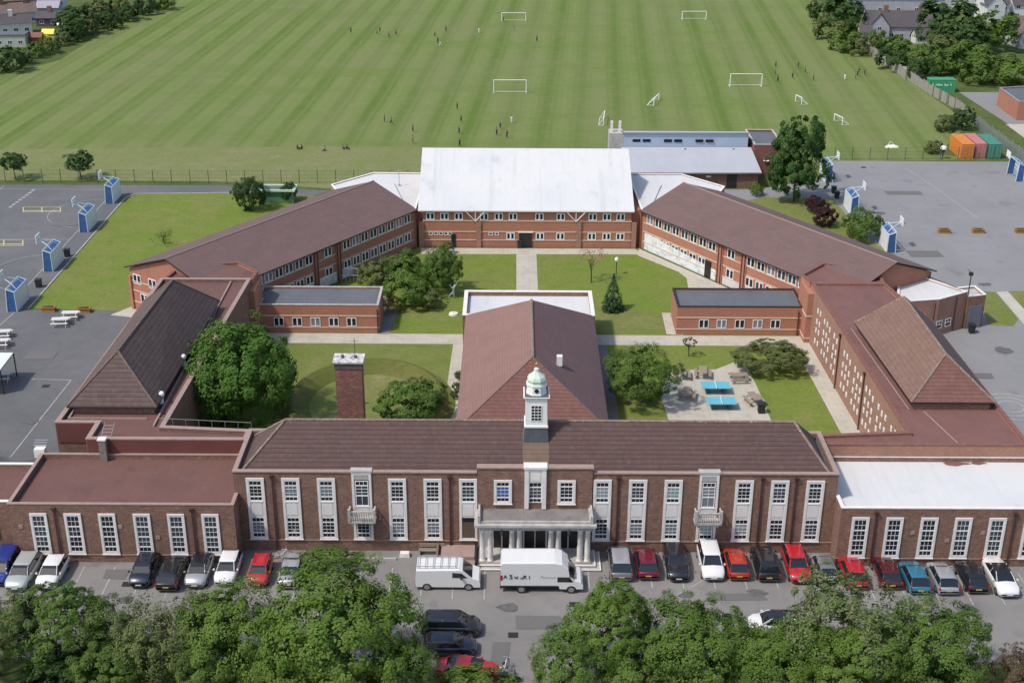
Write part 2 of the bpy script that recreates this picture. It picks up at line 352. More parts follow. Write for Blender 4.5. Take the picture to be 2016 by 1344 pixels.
# windows: meshes face -Y, origin at the middle of the bottom edge on the wall plane
def window_proto(name, w, h, rows, pane_mat, frame=.07, bar=.04, depth=.10, frame_mat=None, proud=.05):
    "rows bottom to top: (height, columns, sub-rows)"
    mb = MB(); y0, y1 = -proud, depth - proud
    y1 = .0
    mb.box(-w / 2, -proud, 0, -w / 2 + frame, y1, h); mb.box(w / 2 - frame, -proud, 0, w / 2, y1, h)
    mb.box(-w / 2 + frame, -proud, 0, w / 2 - frame, y1, frame); mb.box(-w / 2 + frame, -proud, h - frame, w / 2 - frame, y1, h)
    z = frame; tot = sum(r[0] for r in rows); H = h - 2 * frame
    xi0, xi1 = -w / 2 + frame, w / 2 - frame
    for k, (rh, nc, nr) in enumerate(rows):
        z1 = z + rh / tot * H
        if k: mb.box(xi0, -proud * .95, z - .045, xi1, y1, z + .045)
        for i in range(1, nc):
            x = xi0 + (xi1 - xi0) * i / nc; mb.box(x - bar / 2, -proud * .75, z + .036, x + bar / 2, y1, z1 - .036)
        for j in range(1, nr):
            zz = z + (z1 - z) * j / nr; mb.box(xi0, -proud * .7, zz - bar / 2, xi1, y1, zz + bar / 2)
        z = z1
    o = mb.build(name, frame_mat or WHITE_UPVC)
    p = MB(); z = frame
    for rh, nc, nr in rows: z1 = z + rh / tot * H; p.poly([(xi0, -.012, z), (xi1, -.012, z), (xi1, -.012, z1), (xi0, -.012, z1)], 1 if (rh < .5 and len(rows) > 2) else 0); z = z1
    p.build('pane', [pane_mat, GLASS[0]], o)
    return proto(o)
def put(src, T, world, rz=0, pane=None):
    c = inst(src, T, rel(T, world), rz)
    if pane is not None:
        for ch in c.children:
            if ch.name.startswith('pane'):
                ch.material_slots[0].link = 'OBJECT'; ch.material_slots[0].material = pane
    return c
def pipe(T, x, y, ztop, facing=(0, -1), hopper=True):
    n = Vector((facing[0], facing[1], 0)) * .1; b = Vector((x, y, 0)) + n
    mb = MB().tube(b, b + Vector((0, 0, ztop - .3)), .06, 6)
    if hopper: mb.add([(b.x + a * r, b.y + c * r, z) for z, r in ((ztop - .35, .08), (ztop - .05, .16)) for a, c in ((-1, -1), (1, -1), (1, 1), (-1, 1))],
                      [[0, 1, 5, 4], [1, 2, 6, 5], [2, 3, 7, 6], [3, 0, 4, 7], [4, 5, 6, 7]])
    return mb.build('drainpipe', PIPE, T)
def hip_roof(mb, c, r, mi=(0, 0, 0, 0)):
    "c: four eave corners (near left, near right, far right, far left); r: near and far ridge ends"
    mb.add([c[0], c[1], r[0]], [[0, 1, 2]], mi[0]); mb.add([c[1], c[2], r[1], r[0]], [[0, 1, 2, 3]], mi[1])
    mb.add([c[2], c[3], r[1]], [[0, 1, 2]], mi[2]); mb.add([c[3], c[0], r[0], r[1]], [[0, 1, 2, 3]], mi[3]); return mb
def ridge_tiles(T, segs, r=.13, mat=None):
    mb = MB()
    for a, b in segs: mb.tube(a, b, r, 6)
    return mb.build('ridge_tiles', mat or RIDGE, T)
RIDGE = Mat('ridge_tile', (.20, .14, .11), .9).noise(3, .4, .65, (.28, .23, .17), .7, detail=6).noise(2, .5, .7, (.12, .07, .06), .6).noise(6, .62, .68, (.62, .6, .52), .9, detail=5).m
RIDGE_DARK = Mat('dark_ridge_tile', (.13, .085, .07), .9).noise(3, .4, .65, (.2, .15, .11), .7, detail=6).m

# ------------------------------------------------------------------ ground, field, tarmac, paths
def sheet(name, pts, mat, z, kind='structure'):
    return tag(MB().poly([(p[0], p[1], z) for p in pts]).build(name, mat), kind=kind)
sheet('ground', [(-900, -200), (900, -200), (900, 1400), (-900, 1400)], LAWN_WILD, 0)
fl = [at(330, 6), at(262, 30), at(185, 75), at(120, 118), at(0, 150)]
fr = [at(1608, 6), at(1640, 60), at(1700, 100), at(1790, 160), at(1870, 215), at(1905, 245), at(1845, 305)]
far_l = fl[0] + (fl[0] - fl[1]) * 3; far_r = fr[0] + (fr[0] - fr[1]) * 1.5
sheet('mown_field', [far_l] + fl + [(-135, 150), (-135, 97), (-46, 96.6), (-30, 96), (44, 108), (72, 110)] + fr[::-1] + [far_r], FIELD, .004)
# rough pale strip along the near edge of the field
sheet('rough_strip', [(-135, 97), (-46, 96.6), (-20, 92), (0, 92), (0, 115.5), (-30, 115.5), (-80, 113), (-135, 112)], LAWN_PALE, .009)
sheet('playground_west', [(-140, -3), (-39.9, -3), (-39.9, 47.6), (-45, 48.0), (-56.2, 48.3), (-56.2, 89), (-55.4, 90.6), (-42, 91.2), (-30, 90), (-28, 92.5), (-44, 94.6), (-140, 94.4)], TARMAC_DARK, .008)
sheet('west_lawn', [(-56.0, 48.5), (-44.5, 48.0), (-26, 79.0), (-22, 88), (-31, 90.2), (-42, 90.9), (-55.2, 90.2), (-56.0, 88.6)], LAWN, .012)
sheet('corner_paving', [(-46.5, 46.8), (-44.2, 50.2), (-39, 49), (-39, 44), (-44, 46.2)], PAVING, .016)
sheet('playground_east', [(39.9, -3), (140, -3), (140, 108.7), (44.9, 108.7), (44.6, 100), (33, 94), (18, 94), (18, 88), (26, 84), (30, 80), (39.8, 46), (39.8, 40)], TARMAC_PALE, .008)
sheet('east_lawn', [at(1500, 388), at(1640, 392), at(1668, 425), at(1700, 470), at(1760, 500), at(1780, 515), (42, 52), (26, 80), (30, 88)], LAWN_DRY, .013)
sheet('east_corner_lawn', [at(1925, 572), at(1960, 575), at(2005, 628), at(1995, 642), at(1945, 640)], LAWN_DRY, .013)
sheet('east_far_lawn', [at(1985, 573), at(2200, 573), at(2200, 660), at(2050, 650)], LAWN_DRY, .013)
sheet('east_path', [at(1962, 575), at(1984, 574), at(2060, 655), at(2030, 655)], PAVING, .014)
sheet('car_park', [(-140, -60), (140, -60), (140, -.2), (39.9, -.2), (39.9, 3), (-39.9, 3), (-39.9, -.2), (-140, -.2)], TARMAC, .012)
sheet('front_verge', [(-140, -60), (-9.6, -60), (-9.6, -13.6), (-140, -13.6)], LAWN_WILD, .018)
sheet('front_verge', [(140, -60), (140, -13.6), (4.2, -13.6), (4.2, -60)], LAWN_WILD, .018)
def kerb(name, pts, w=.14, h=.11, mat=STONE_GREY):
    mb = MB()
    for a, b in zip(pts[:-1], pts[1:]):
        a, b = Vector(a[:2]), Vector(b[:2]); d = b - a
        mb.obox((a + b) / 2, d, d.length / 2 - .002, w / 2, 0, h)
    return tag(mb.build(name, mat), kind='structure')
kerb('playground_kerb', [(-56.1, 48.4), (-56.1, 88.6), (-55.2, 90.4), (-42, 91.05)])
kerb('car_park_kerb', [(-140, -13.5), (-9.5, -13.5), (-9.5, -40)]); kerb('car_park_kerb', [(4.1, -40), (4.1, -13.5), (140, -13.5)])
kerb('flower_bed_kerb', [at(690, 1102), at(780, 1102)], h=.2)
# courtyard
sheet('courtyard_lawn', [(-30.2, 6.9), (30.2, 6.9), (29.6, 45), (14, 69.0), (-14, 69.0), (-29.6, 45)], LAWN, .010)
sheet('cross_path', [(-29, 39.5), (29, 39.3), (29, 41.9), (-29, 42.1)], PAVING, .018)
sheet('dry_court_lawn', [at(560, 676), at(885, 678), at(878, 815), at(560, 815)], LAWN_DRY, .014)
sheet('dry_court_lawn', [at(1178, 600), at(1300, 618), at(1318, 655), at(1180, 653)], LAWN_DRY, .014)
sheet('centre_path', [(-1.5, 44.5), (1.0, 44.5), (1.0, 66.9), (-1.5, 66.9)], PAVING, .022)
sheet('terrace_path', [(-13.3, 66.7), (14.6, 66.9), (13.4, 68.9), (-13.6, 68.9)], PAVING, .018)
sheet('east_wing_path', [at(1255, 503), at(1335, 535), at(1352, 548), at(1356, 575), at(1330, 590), (30, 46), (14.0, 69)], PAVING, .024)
sheet('east_gap_path', [at(1303, 616), at(1325, 616), at(1345, 660), at(1312, 658)], PAVING, .026)
sheet('east_wall_path', [at(1575, 668), at(1600, 668), (30.4, 8), (28.7, 8), at(1560, 676)], PAVING, .022)
sheet('hall_west_path', [(-8.75, 8), (-6.5, 8), (-6.5, 39.4), (-8.2, 39.4)], PAVING, .020)
sheet('west_gap_path', [at(755, 580), at(790, 600), at(765, 658), at(748, 658)], TARMAC, .024)
sheet('hall_east_shade_strip', [(6.6, 8), (8.2, 8), (8.0, 39.4), (6.6, 39.4)], TARMAC, .020)  # grey strip standing in for the shade beside the hall's east wall
sheet('patio', [at(1318, 728), at(1378, 728), at(1410, 727), at(1448, 712), at(1470, 722), at(1490, 760), at(1520, 832), at(1318, 832), at(1300, 780)], PAVING, .028)
BANK = grass('olive_bank_grass', (.108, .130, .028), (.155, .145, .05), (.085, .112, .02)); CREST = grass('worn_bank_top', (.22, .235, .09), (.28, .25, .13), (.18, .20, .06))  # bank grass a darker olive, crest grass paler
mb = MB(); prof = [(10.0, .0, 0), (9.2, .25, 0), (8.6, .95, 2), (8.2, 1.05, 1), (7.6, .85, 1), (6.3, .2, 1), (5.4, .06, 0), (4.6, .05, 0), (.3, .10, 0)]
for (ra, za, _), (rb, zb_, m_) in zip(prof[:-1], prof[1:]):
    for k in range(48):
        a0, a1 = k * math.pi / 24, (k + 1) * math.pi / 24
        q = lambda r_, a: (-15.9 + r_ * .86 * math.cos(a), 25.2 + r_ * math.sin(a) * 1.0)
        mb.add([(*q(ra, a0), za), (*q(ra, a1), za), (*q(rb, a1), zb_), (*q(rb, a0), zb_)], [[0, 1, 2, 3]], m_)
struct('grass_bank', mb, [LAWN_DRY, BANK, CREST])
# painted lines
def line(mb, pts, w, z):
    for a, b in zip(pts[:-1], pts[1:]):
        a, b = Vector(a[:2]), Vector(b[:2]); d = (b - a); n = Vector((-d.y, d.x)).normalized() * w / 2
        mb.poly([(*(a + n), z), (*(b + n), z), (*(b - n), z), (*(a - n), z)])
mb = MB()
line(mb, [(-58.6, 94), (-58.6, 49)], .09, .014); line(mb, [(-75, 94), (-75, 20)], .09, .014)
line(mb, [(-90, 71.5), (-58.6, 71.5)], .08, .018); line(mb, [(-90, 92.5), (-58.6, 92.5)], .08, .018)
line(mb, [at(140, 748), at(20, 900)], .1, .014); line(mb, [at(140, 748), at(60, 746)], .1, .018); line(mb, [at(0, 640), at(45, 600)], .1, .018)
for cy in (60, 82):
    cpts = [(-58.6 - 6 * math.cos(a), cy + 6 * math.sin(a)) for a in [math.pi * (k / 14 - .5) for k in range(15)]]
    line(mb, cpts, .08, .022)
for k in range(8):
    a = at(68 - k * 6.3, 374 + k * 4.6); line(mb, [a, a + Vector((-.25, -.55, 0))], .45, .022)
struct('court_lines', mb, PAINT_LINE)
mb = MB()
for u0, u1, v0, v1 in ((46, 119, 408, 418), (-30, 45, 473, 484)):
    q = [at(u0, v1), at(u1, v1), at(u1, v0), at(u0, v0)]; line(mb, q + [q[0]], .16, .028)
    line(mb, [(q[0] + q[1]) / 2, (q[2] + q[3]) / 2], .16, .032)
    line(mb, [(q[0] * .75 + q[3] * .25), (q[1] * .75 + q[2] * .25)], .3, .036)
struct('yellow_court_marking', mb, YELLOW_LINE)
mb = MB()
line(mb, [at(1785, 332), at(1845, 372), at(1925, 430)], .09, .014); line(mb, [at(1640, 470), at(1700, 520)], .09, .014)
cc = at(1990, 800)
for rr in (1.2, 2.0, 2.8): line(mb, [(cc.x + rr * math.cos(a * .4), cc.y + rr * math.sin(a * .4)) for a in range(16)], .12, .02)
struct('east_court_lines', mb, PAINT_LINE)
# patch repairs and covers in the tarmac
PATCH = Mat('tarmac_patch', (.13, .125, .12), .95).noise(8, .4, .7, (.17, .165, .16), .5).m
OIL = Mat('tarmac_stain', (.095, .09, .088), .8).noise(3, .4, .7, (.15, .145, .14), .8, detail=6).m
for k, (u, v, w_, h_) in enumerate(((1060, 1225, 3.2, 1.6), (985, 1290, 1.4, 3.0), (1450, 1175, 4.0, .9), (1880, 1215, 2.2, 1.3), (230, 1130, 1.8, 1.2), (80, 700, 3.0, 2.0), (1820, 500, 4.0, 2.2), (1930, 740, 2.6, 1.2), (130, 440, 3.5, 2.0), (1780, 380, 5, 1.6))):
    p = at(u, v); r5 = random.Random(k); sheet('tarmac_patch', [(p.x - w_ / 2, p.y - h_ / 2), (p.x + w_ / 2 + r5.uniform(-.3, .3), p.y - h_ / 2 + r5.uniform(-.1, .1)), (p.x + w_ / 2, p.y + h_ / 2), (p.x - w_ / 2 + r5.uniform(-.3, .3), p.y + h_ / 2)], PATCH, .040)
for k, (u, v, w_) in enumerate(((1000, 1195, .8), (1080, 1260, .6), (1240, 1170, .7), (1350, 1172, .6), (1490, 1168, .8), (1590, 1190, .6), (1900, 1200, .9), (250, 1180, .7), (1880, 640, 1.1), (1940, 560, .8), (1975, 690, 1.2), (60, 830, .8), (1730, 420, .9))):
    p = at(u, v); r5 = random.Random(k + 50); sheet('tarmac_stain', [(p.x + w_ * math.cos(a * .524) * r5.uniform(.6, 1.2), p.y + w_ * .7 * math.sin(a * .524) * r5.uniform(.6, 1.2)) for a in range(12)], OIL, .044)
for k, (u, v) in enumerate(((1010, 1250), (1300, 1185), (1130, 1190), (250, 1150), (1850, 560), (90, 760), (1700, 330))):
    p = at(u, v); sheet('drain_cover', [(p.x - .35, p.y - .3), (p.x + .35, p.y - .3), (p.x + .35, p.y + .3), (p.x - .35, p.y + .3)], DARK_METAL, .048)
# parking bay lines
mb = MB()
for x in [3.9 + 2.36 * k for k in range(8)]: line(mb, [(x, -.6), (x, -4.9)], .08, .018)
for x in [22.6 + 2.36 * k for k in range(8)]: line(mb, [(x, -2.6), (x, -6.8)], .08, .018)
for x in [-37 + 2.36 * k for k in range(15)]: line(mb, [(x, -2.4), (x, -6.4)], .08, .018)
line(mb, [at(1405, 1130), at(1300, 1190)], .07, .018)
struct('parking_bay_lines', mb, PAINT_LINE)

# ------------------------------------------------------------------ main front block
XC = -.155
def gp(n=None): return rnd.choices(GLASS[:4], weights=(2, 3, 5, 3))[0]
T = thing('school_building', 'two-storey brown brick front block with long tiled roof and white pillared porch', 'school building', (XC, 3.4, 0), absolute=True)
MAIN = T
x0, x1, yb, zp = -23.2, 22.95, 6.85, 7.0
MB().box(x0, 0, 0, x1, .35, zp).box(x0, .35, 0, x0 + .35, yb, zp).box(x1 - .35, .35, 0, x1, yb, zp).box(x0 + .35, yb - .35, 0, x1 - .35, yb, zp).build('wall', OLD_BRICK, T)
MB().box(-4.55, -.14, 0, 4.2, .12, 7.5).build('centre_wall', OLD_BRICK, T)
MB().box(x0 + .3, .3, 6.62, x1 - .3, yb - .3, 6.7).build('gutter_floor', LEAD, T)
mb = MB(); mb.box(x0 - .05, -.08, zp, -4.62, .3, zp + .1); mb.box(4.27, -.08, zp, x1 + .05, .3, zp + .1)
mb.box(x0 - .05, .3, zp, x0 + .3, yb + .05, zp + .1); mb.box(x1 - .3, .3, zp, x1 + .05, yb + .05, zp + .1); mb.box(x0 + .3, yb - .3, zp, x1 - .3, yb + .05, zp + .1)
mb.box(-4.62, -.22, 7.5, -.98, .4, 7.6); mb.box(.68, -.22, 7.5, 4.27, .4, 7.6)
mb.build('coping', PINK_STONE, T)
cs = [(x0 + .55, .55, 6.75), (x1 - .55, .55, 6.75), (x1 - .55, yb - .55, 6.75), (x0 + .55, yb - .55, 6.75)]
rg = [(-19.55, 3.43, 9.72), (19.95, 3.43, 9.72)]
m4 = MB(); m4.add([cs[0], cs[1], rg[1], rg[0]], [[0, 1, 2, 3]]); m4.add([cs[2], cs[3], rg[0], rg[1]], [[0, 1, 2, 3]]); m4.add([cs[1], cs[2], rg[1]], [[0, 1, 2]]); m4.add([cs[3], cs[0], rg[0]], [[0, 1, 2]])
m4.build('roof', TILE, T)
ridge_tiles(T, [(rg[0], rg[1]), (cs[0], rg[0]), (cs[3], rg[0]), (cs[1], rg[1]), (cs[2], rg[1])], .12)
# mossy tile strip below the clock tower
n = Vector((0, -2.97, 2.88)).normalized() * .03
MB().poly([Vector((-1.13, 1.0, 6.75 + .45 * 1.031)) + n, Vector((.92, 1.0, 6.75 + .45 * 1.031)) + n, Vector((.92, 3.0, 6.75 + 2.45 * 1.031)) + n, Vector((-1.13, 3.0, 6.75 + 2.45 * 1.031)) + n]).build('mossy_tile_strip', TILE_PATCH, T)
mb = MB(); mb.box(x0 - .05, -.05, .93, -4.56, .0, 1.0); mb.box(4.21, -.05, .93, x1 + .05, .0, 1.0); mb.build('string_course', PINK_STONE, T)
# stone window surrounds with upper and lower windows
def surround(h, z0=0, w=1.38, fw=.19, panel=None, deep=.09):
    mb = MB(); mb.box(-w / 2, -deep, z0, -w / 2 + fw, 0, h); mb.box(w / 2 - fw, -deep, z0, w / 2, 0, h)
    mb.box(-w / 2 + fw, -deep, z0, w / 2 - fw, 0, z0 + .14); mb.box(-w / 2 + fw, -deep, h - fw, w / 2 - fw, 0, h)
    mb.box(-w / 2 - .04, -deep - .05, z0 - .07, w / 2 + .04, 0, z0)
    if panel:
        mb.box(-w / 2 + fw, -deep * .55, panel[0], w / 2 - fw, 0, panel[1]); mb.box(-w / 2 + fw + .1, -deep * .85, panel[0] + .18, w / 2 - fw - .1, 0, panel[1] - .18)
        mb.box(-w / 2 + fw, -deep * 1.2, panel[1] - .09, w / 2 - fw, 0, panel[1])
    return mb
S_BAY = proto(surround(6.5, 1.1, panel=(3.08, 4.5)).build('stone_surround', STONE))
S_TALL = proto(surround(7.02, 1.1, panel=(3.08, 4.1), w=1.5).build('stone_surround', STONE))
UP_W = window_proto('window', 1.0, 1.78, [(.32, 3, 1), (.95, 3, 3), (.36, 3, 1)], GLASS[0], .06, .022)
LOW_W = window_proto('window', 1.0, 1.8, [(.34, 3, 1), (.95, 3, 3), (.36, 3, 1)], GLASS[0], .06, .022)
BALC_W = window_proto('window', 1.0, 2.2, [(.85, 2, 1), (.9, 2, 3), (.36, 3, 1)], GLASS[0], .06, .035)
offs = [5.14 + 2.712 * k for k in range(7)]
top_pane = GLASS[0]
for s in (-1, 1):
    for k, o in enumerate(offs):
        x = XC + s * o; balc = (k == 3)
        inst(S_TALL if balc else S_BAY, T, rel(T, (x, 0, 0)))
        if balc:
            put(BALC_W, T, (x, -.02, 4.1), 0, gp()); put(LOW_W, T, (x, -.02, 1.24), 0, gp())
            MB().box(x - .83, -.12, 7.02, x + .83, .45, 7.2).box(x - .6, -.07, 6.42, x + .6, 0, 7.0).build('balcony_head', STONE_GREY, T)
            mb = MB().box(x - 1.05, -.95, 3.05, x + 1.05, -.1, 3.22).box(x - 1.02, -.95, 4.0, x + 1.02, -.82, 4.1).box(x - 1.02, -.82, 4.0, x - .9, -.1, 4.1).box(x + .9, -.82, 4.0, x + 1.02, -.1, 4.1)
            mb.box(x - 1.06, -.99, 3.22, x - .86, -.79, 4.28).box(x + .86, -.99, 3.22, x + 1.06, -.79, 4.28)
            for i in range(9): mb.lathe([(.03, 3.22), (.07, 3.4), (.035, 3.7), (.05, 4.0)], x - .72 + i * .18, -.885, 6)
            for i in range(4):
                for sx in (-1, 1): mb.lathe([(.03, 3.22), (.07, 3.4), (.035, 3.7), (.05, 4.0)], x + sx * .96, -.62 + i * .17, 6)
            for sx in (-1, 1): mb.prism([(x + sx * .75 - .08, -.8), (x + sx * .75 + .08, -.8), (x + sx * .75 + .08, -.09), (x + sx * .75 - .08, -.09)], 2.75, 3.05)
            mb.build('balcony', STONE_GREY, T)
        else:
            put(UP_W, T, (x, -.02, 4.5), 0, gp())
            if not (s < 0 and k == 0): put(LOW_W, T, (x, -.02, 1.24), 0, gp())
            else:
                MB().box(x - .5, -.06, 2.72, x + .5, 0, 3.0).build('door_light', GLASS[0], T)
                d = MB().box(x - .48, -.05, .62, x + .48, 0, 2.68).build('door', WOOD_DOOR, T)
# centre upper windows
S_UP = proto(surround(6.5, 4.45, deep=.1).build('stone_surround', STONE))
for x, pm in ((-2.63, GLASS[4]), (2.23, GLASS[0])):
    inst(S_UP, T, rel(T, (x, -.14, 0))); put(UP_W, T, (x, -.16, 4.6), 0, pm)
x = XC
MB().box(x - .83, -.34, 4.05, x - .5, -.14, 7.55).box(x + .5, -.34, 4.05, x + .83, -.14, 7.55).box(x - .5, -.26, 6.35, x + .5, -.14, 7.55).box(x - .38, -.3, 6.5, x + .38, -.26, 7.4).build('stone_bay', STONE, T)
MB().box(x - .9, -.4, 7.55, x + .9, .45, 7.72).build('stone_bay_cap', STONE, T)
put(UP_W, T, (x, -.16, 4.55), 0, GLASS[1])
# pipes
for u, yy, f in ((536, 0, 1), (885, 0, 1), (1217, 0, 1), (1500, 0, 1), (1567, 0, 1)):
    pipe(T, aty(u, 950, 0).x, 0, 6.85)
# porch
PZ = .45
cols = []
for s in (-1, 1):
    for o in (1.2, 1.78, 3.42, 4.0):
        c = MB().lathe([(.27, 0), (.27, .1), (.21, .16), (.215, .3), (.215, 1.15), (.18, 2.55), (.2, 2.57), (.2, 2.63), (.18, 2.65), (.26, 2.77), (.26, 2.85)], 0, 0, 16).build('column', STONE, T, off=Vector((0, 0, 1e-9)), smooth=True) if not cols else inst(cols[0], T, (0, 0, 0))
        c.location = rel(T, (XC + s * o, -1.95, PZ)); cols.append(c)
ent = MB().box(XC - 4.32, -2.22, 3.3, XC + 4.32, -.15, 3.62).box(XC - 4.42, -2.32, 3.62, XC + 4.42, -.15, 3.72).box(XC - 4.62, -2.52, 3.72, XC + 4.62, -.15, 3.92)
ent.build('entablature', STONE_GREY, T)
mb = MB().box(XC - 4.3, -2.24, 3.92, XC + 4.3, -2.08, 4.1).box(XC - 4.3, -2.08, 3.92, XC - 4.1, -.15, 4.1).box(XC + 4.1, -2.08, 3.92, XC + 4.3, -.15, 4.1)
mb.box(XC - 4.36, -2.3, 3.92, XC - 4.16, -2.04, 4.6).box(XC + 4.16, -2.3, 3.92, XC + 4.36, -2.04, 4.6)
mb.prism([(XC - 4.36, -2.0), (XC - 4.2, -2.0), (XC - 4.2, -.16), (XC - 4.36, -.16)], 4.1, 4.35).prism([(XC + 4.2, -2.0), (XC + 4.36, -2.0), (XC + 4.36, -.16), (XC + 4.2, -.16)], 4.1, 4.35)
mb.build('porch_parapet', STONE_GREY, T)
MB().box(XC - 4.1, -2.08, 3.925, XC + 4.1, -.15, 3.97).build('porch_roof', flat_mat('porch_lead', (.22, .20, .19), (.12, .11, .10), (.30, .28, .26), s=.8), T)
mb = MB(); mb.box(XC - 4.5, -2.75, 0, XC + 5.0, -.15, .16).box(XC - 4.4, -2.4, .16, XC + 4.6, -.15, .31).box(XC - 4.35, -2.2, .31, XC + 4.3, -.15, PZ)
mb.build('steps', STONE_GREY, T)
mb = MB().box(XC - 4.5, -2.8, .13, XC + 5.05, -2.72, .19).box(XC - 4.4, -2.45, .29, XC + 4.65, -2.37, .35).box(XC + 4.96, -2.72, .13, XC + 5.05, -.2, .19).box(XC + 4.57, -2.37, .29, XC + 4.65, -.2, .35)
mb.build('step_edges', WHITE_PAINT, T)
for x, w in ((XC - 2.55, 1.3), (XC + .02, 1.65), (XC + 2.6, 1.5)):
    fr_ = MB().box(x - w / 2 - .12, -.24, PZ, x - w / 2, -.14, 3.28).box(x + w / 2, -.24, PZ, x + w / 2 + .12, -.14, 3.28).box(x - w / 2, -.24, 3.05, x + w / 2, -.14, 3.28).box(x - .04, -.22, PZ + .02, x + .04, -.14, 3.05).box(x - w / 2, -.22, 2.35, x + w / 2, -.14, 2.42)
    d = fr_.build('door', STONE, T)
    MB().poly([(x - w / 2, -.16, PZ), (x + w / 2, -.16, PZ), (x + w / 2, -.16, 3.05), (x - w / 2, -.16, 3.05)]).build('pane', DARK_DOOR, d, off=Vector(T.location))
for xa, xb in ((-4.5, XC - 3.35), (XC - 1.7, XC - 1.05), (XC + 1.1, XC + 1.65), (XC + 3.5, 4.15)): MB().box(xa, -.16, PZ, xb, -.141, 3.3).build('porch_pilaster', STONE_GREY, T)
for s in (-1, 1): MB().lathe([(.05, 3.3), (.14, 3.2), (.12, 3.05), (.03, 3.0)], XC + s * 2.55, -2.36, 8).tube((XC + s * 2.55, -2.2, 3.45), (XC + s * 2.55, -2.36, 3.3), .03, 5).build('porch_lamp', BLACK_PLASTIC, T)
# west door steps with red-brown flank wall
MB().box(-7.6, -2.6, 0, -4.75, -.02, .3).box(-7.4, -1.7, .3, -4.8, -.02, .6).build('side_steps', PINK_STONE, T)
MB().box(-7.75, -2.3, 0, -7.6, -.01, .85).build('step_wall', OLD_BRICK, T)
MB().box(-4.75, -2.7, 0, -4.62, -.1, .75).build('railing', DARK_METAL, T)

# ------------------------------------------------------------------ clock tower
T = thing('clock_turret', 'white wooden roof turret with green copper dome and small-paned window on the ridge', 'turret', (-.1, 3.4, 8.9), absolute=True)
TX, TY = -.1, 3.15
def pyr(mb, h0, z0, h1, z1):
    mb.add([(TX + a * h0, TY + b * h0, z0) for a, b in ((-1, -1), (1, -1), (1, 1), (-1, 1))] + [(TX + a * h1, TY + b * h1, z1) for a, b in ((-1, -1), (1, -1), (1, 1), (-1, 1))],
           [[0, 1, 5, 4], [1, 2, 6, 5], [2, 3, 7, 6], [3, 0, 4, 7], [4, 5, 6, 7], [3, 2, 1, 0]]); return mb
pyr(MB(), 1.02, 8.0, .86, 9.72).build('lead_base', LEAD, T)
b = pyr(pyr(pyr(MB(), .92, 9.72, .92, 9.86), .84, 9.86, .82, 12.2), .95, 12.2, 1.0, 12.32)
b = b.build('turret_body', WHITE_PAINT, T)
mb = MB(); y = TY - .84
for i in range(4): mb.box(TX - .39 + i * .26 - .02, y - .04, 10.28, TX - .39 + i * .26 + .02, y, 11.62)
for i in range(6): mb.box(TX - .39, y - .035, 10.28 + i * .26, TX + .39, y - .002, 10.32 + i * .26)
w = mb.build('window', WHITE_PAINT, T)
MB().poly([(TX - .38, y - .006, 10.3), (TX + .38, y - .006, 10.3), (TX + .38, y - .006, 11.6), (TX - .38, y - .006, 11.6)]).build('pane', GLASS[0], w, off=Vector(T.location))
MB().box(TX - .9, TY - .9, 12.33, TX + .9, TY + .9, 12.40).build('dark_band', LEAD, T)
MB().lathe([(.84, 12.40), (.80, 12.5), (.78, 13.05), (.85, 13.12)], TX, TY, 8).build('drum', WHITE_PAINT, T)
MB().tube((TX, TY - .78, 12.78), (TX, TY - .70, 12.78), .17, 12).build('round_opening', DARK_DOOR, T)
MB().lathe([(.84, 13.1), (.80, 13.2), (.70, 13.25), (.76, 13.5), (.66, 13.72), (.42, 13.92), (.24, 14.1), (.18, 14.25), (.22, 14.31), (.07, 14.45)], TX, TY, 8).build('copper_dome', COPPER, T)
MB().lathe([(.05, 14.4), (.05, 14.65), (.13, 14.74), (.05, 14.84), (.025, 14.9), (.02, 15.4)], TX, TY, 8).box(TX - .22, TY - .015, 15.1, TX + .22, TY + .015, 15.15).build('finial', GOLD, T)

# ------------------------------------------------------------------ single-storey front wings
S_WING = proto(surround(3.42, -.15, w=1.3, fw=.17).build('stone_surround', STONE))
WING_W = window_proto('window', .98, 3.2, [(.36, 3, 1), (.78, 3, 2), (.78, 3, 2), (.78, 3, 2)], GLASS[0], .06, .024)
def front_wing(sx, T, roofmat, copmat, us, vt):
    xs = sorted((sx * 22.95, sx * 40.05)); yf, yr = -1.78, (6.12 if sx < 0 else 6.36)
    flat_block(T, [(xs[0], yf), (xs[1], yf), (xs[1], yr), (xs[0], yr)], 4.72, 5.12, OLD_BRICK, roofmat, copmat)
    MB().box(xs[0] - .04, yf - .045, .66, xs[1] + .04, yf, .73).build('string_course', PINK_STONE, T)
    for u in us:
        x = aty(u, 1050, yf).x
        inst(S_WING, T, rel(T, (x, yf, .95))); put(WING_W, T, (x, yf - .02, .98), 0, rnd.choice((GLASS[0], GLASS[0], GLASS[1])))
T = thing('classroom_wing', 'low brown brick wing with red-brown flat roof left of the main block', 'school wing', (-31.4, 2.2, 0), absolute=True)
front_wing(-1, T, FELT, PINK_STONE, [81, 148, 215, 283, 350, 417], 0)
for u in (107, 378): pipe(T, aty(u, 1010, -1.78).x, -1.78, 4.95)
for u, v in ((237, 1036), (41, 1036), (311, 1057)): p = aty(u, v, -1.78); MB().box(p.x - .16, -1.83, p.z - .16, p.x + .16, -1.78, p.z + .16).build('wall_plaque', PINK_STONE, T)
T = thing('classroom_wing', 'low brown brick wing with white flat roof right of the main block', 'school wing', (31.4, 2.2, 0), absolute=True)
front_wing(1, T, WHITE_MEMBRANE, STONE, [1691, 1758, 1826, 1893, 1960, 2029], 0)
for u in (1723, 1996): pipe(T, aty(u, 1025, -1.78).x, -1.78, 4.95)
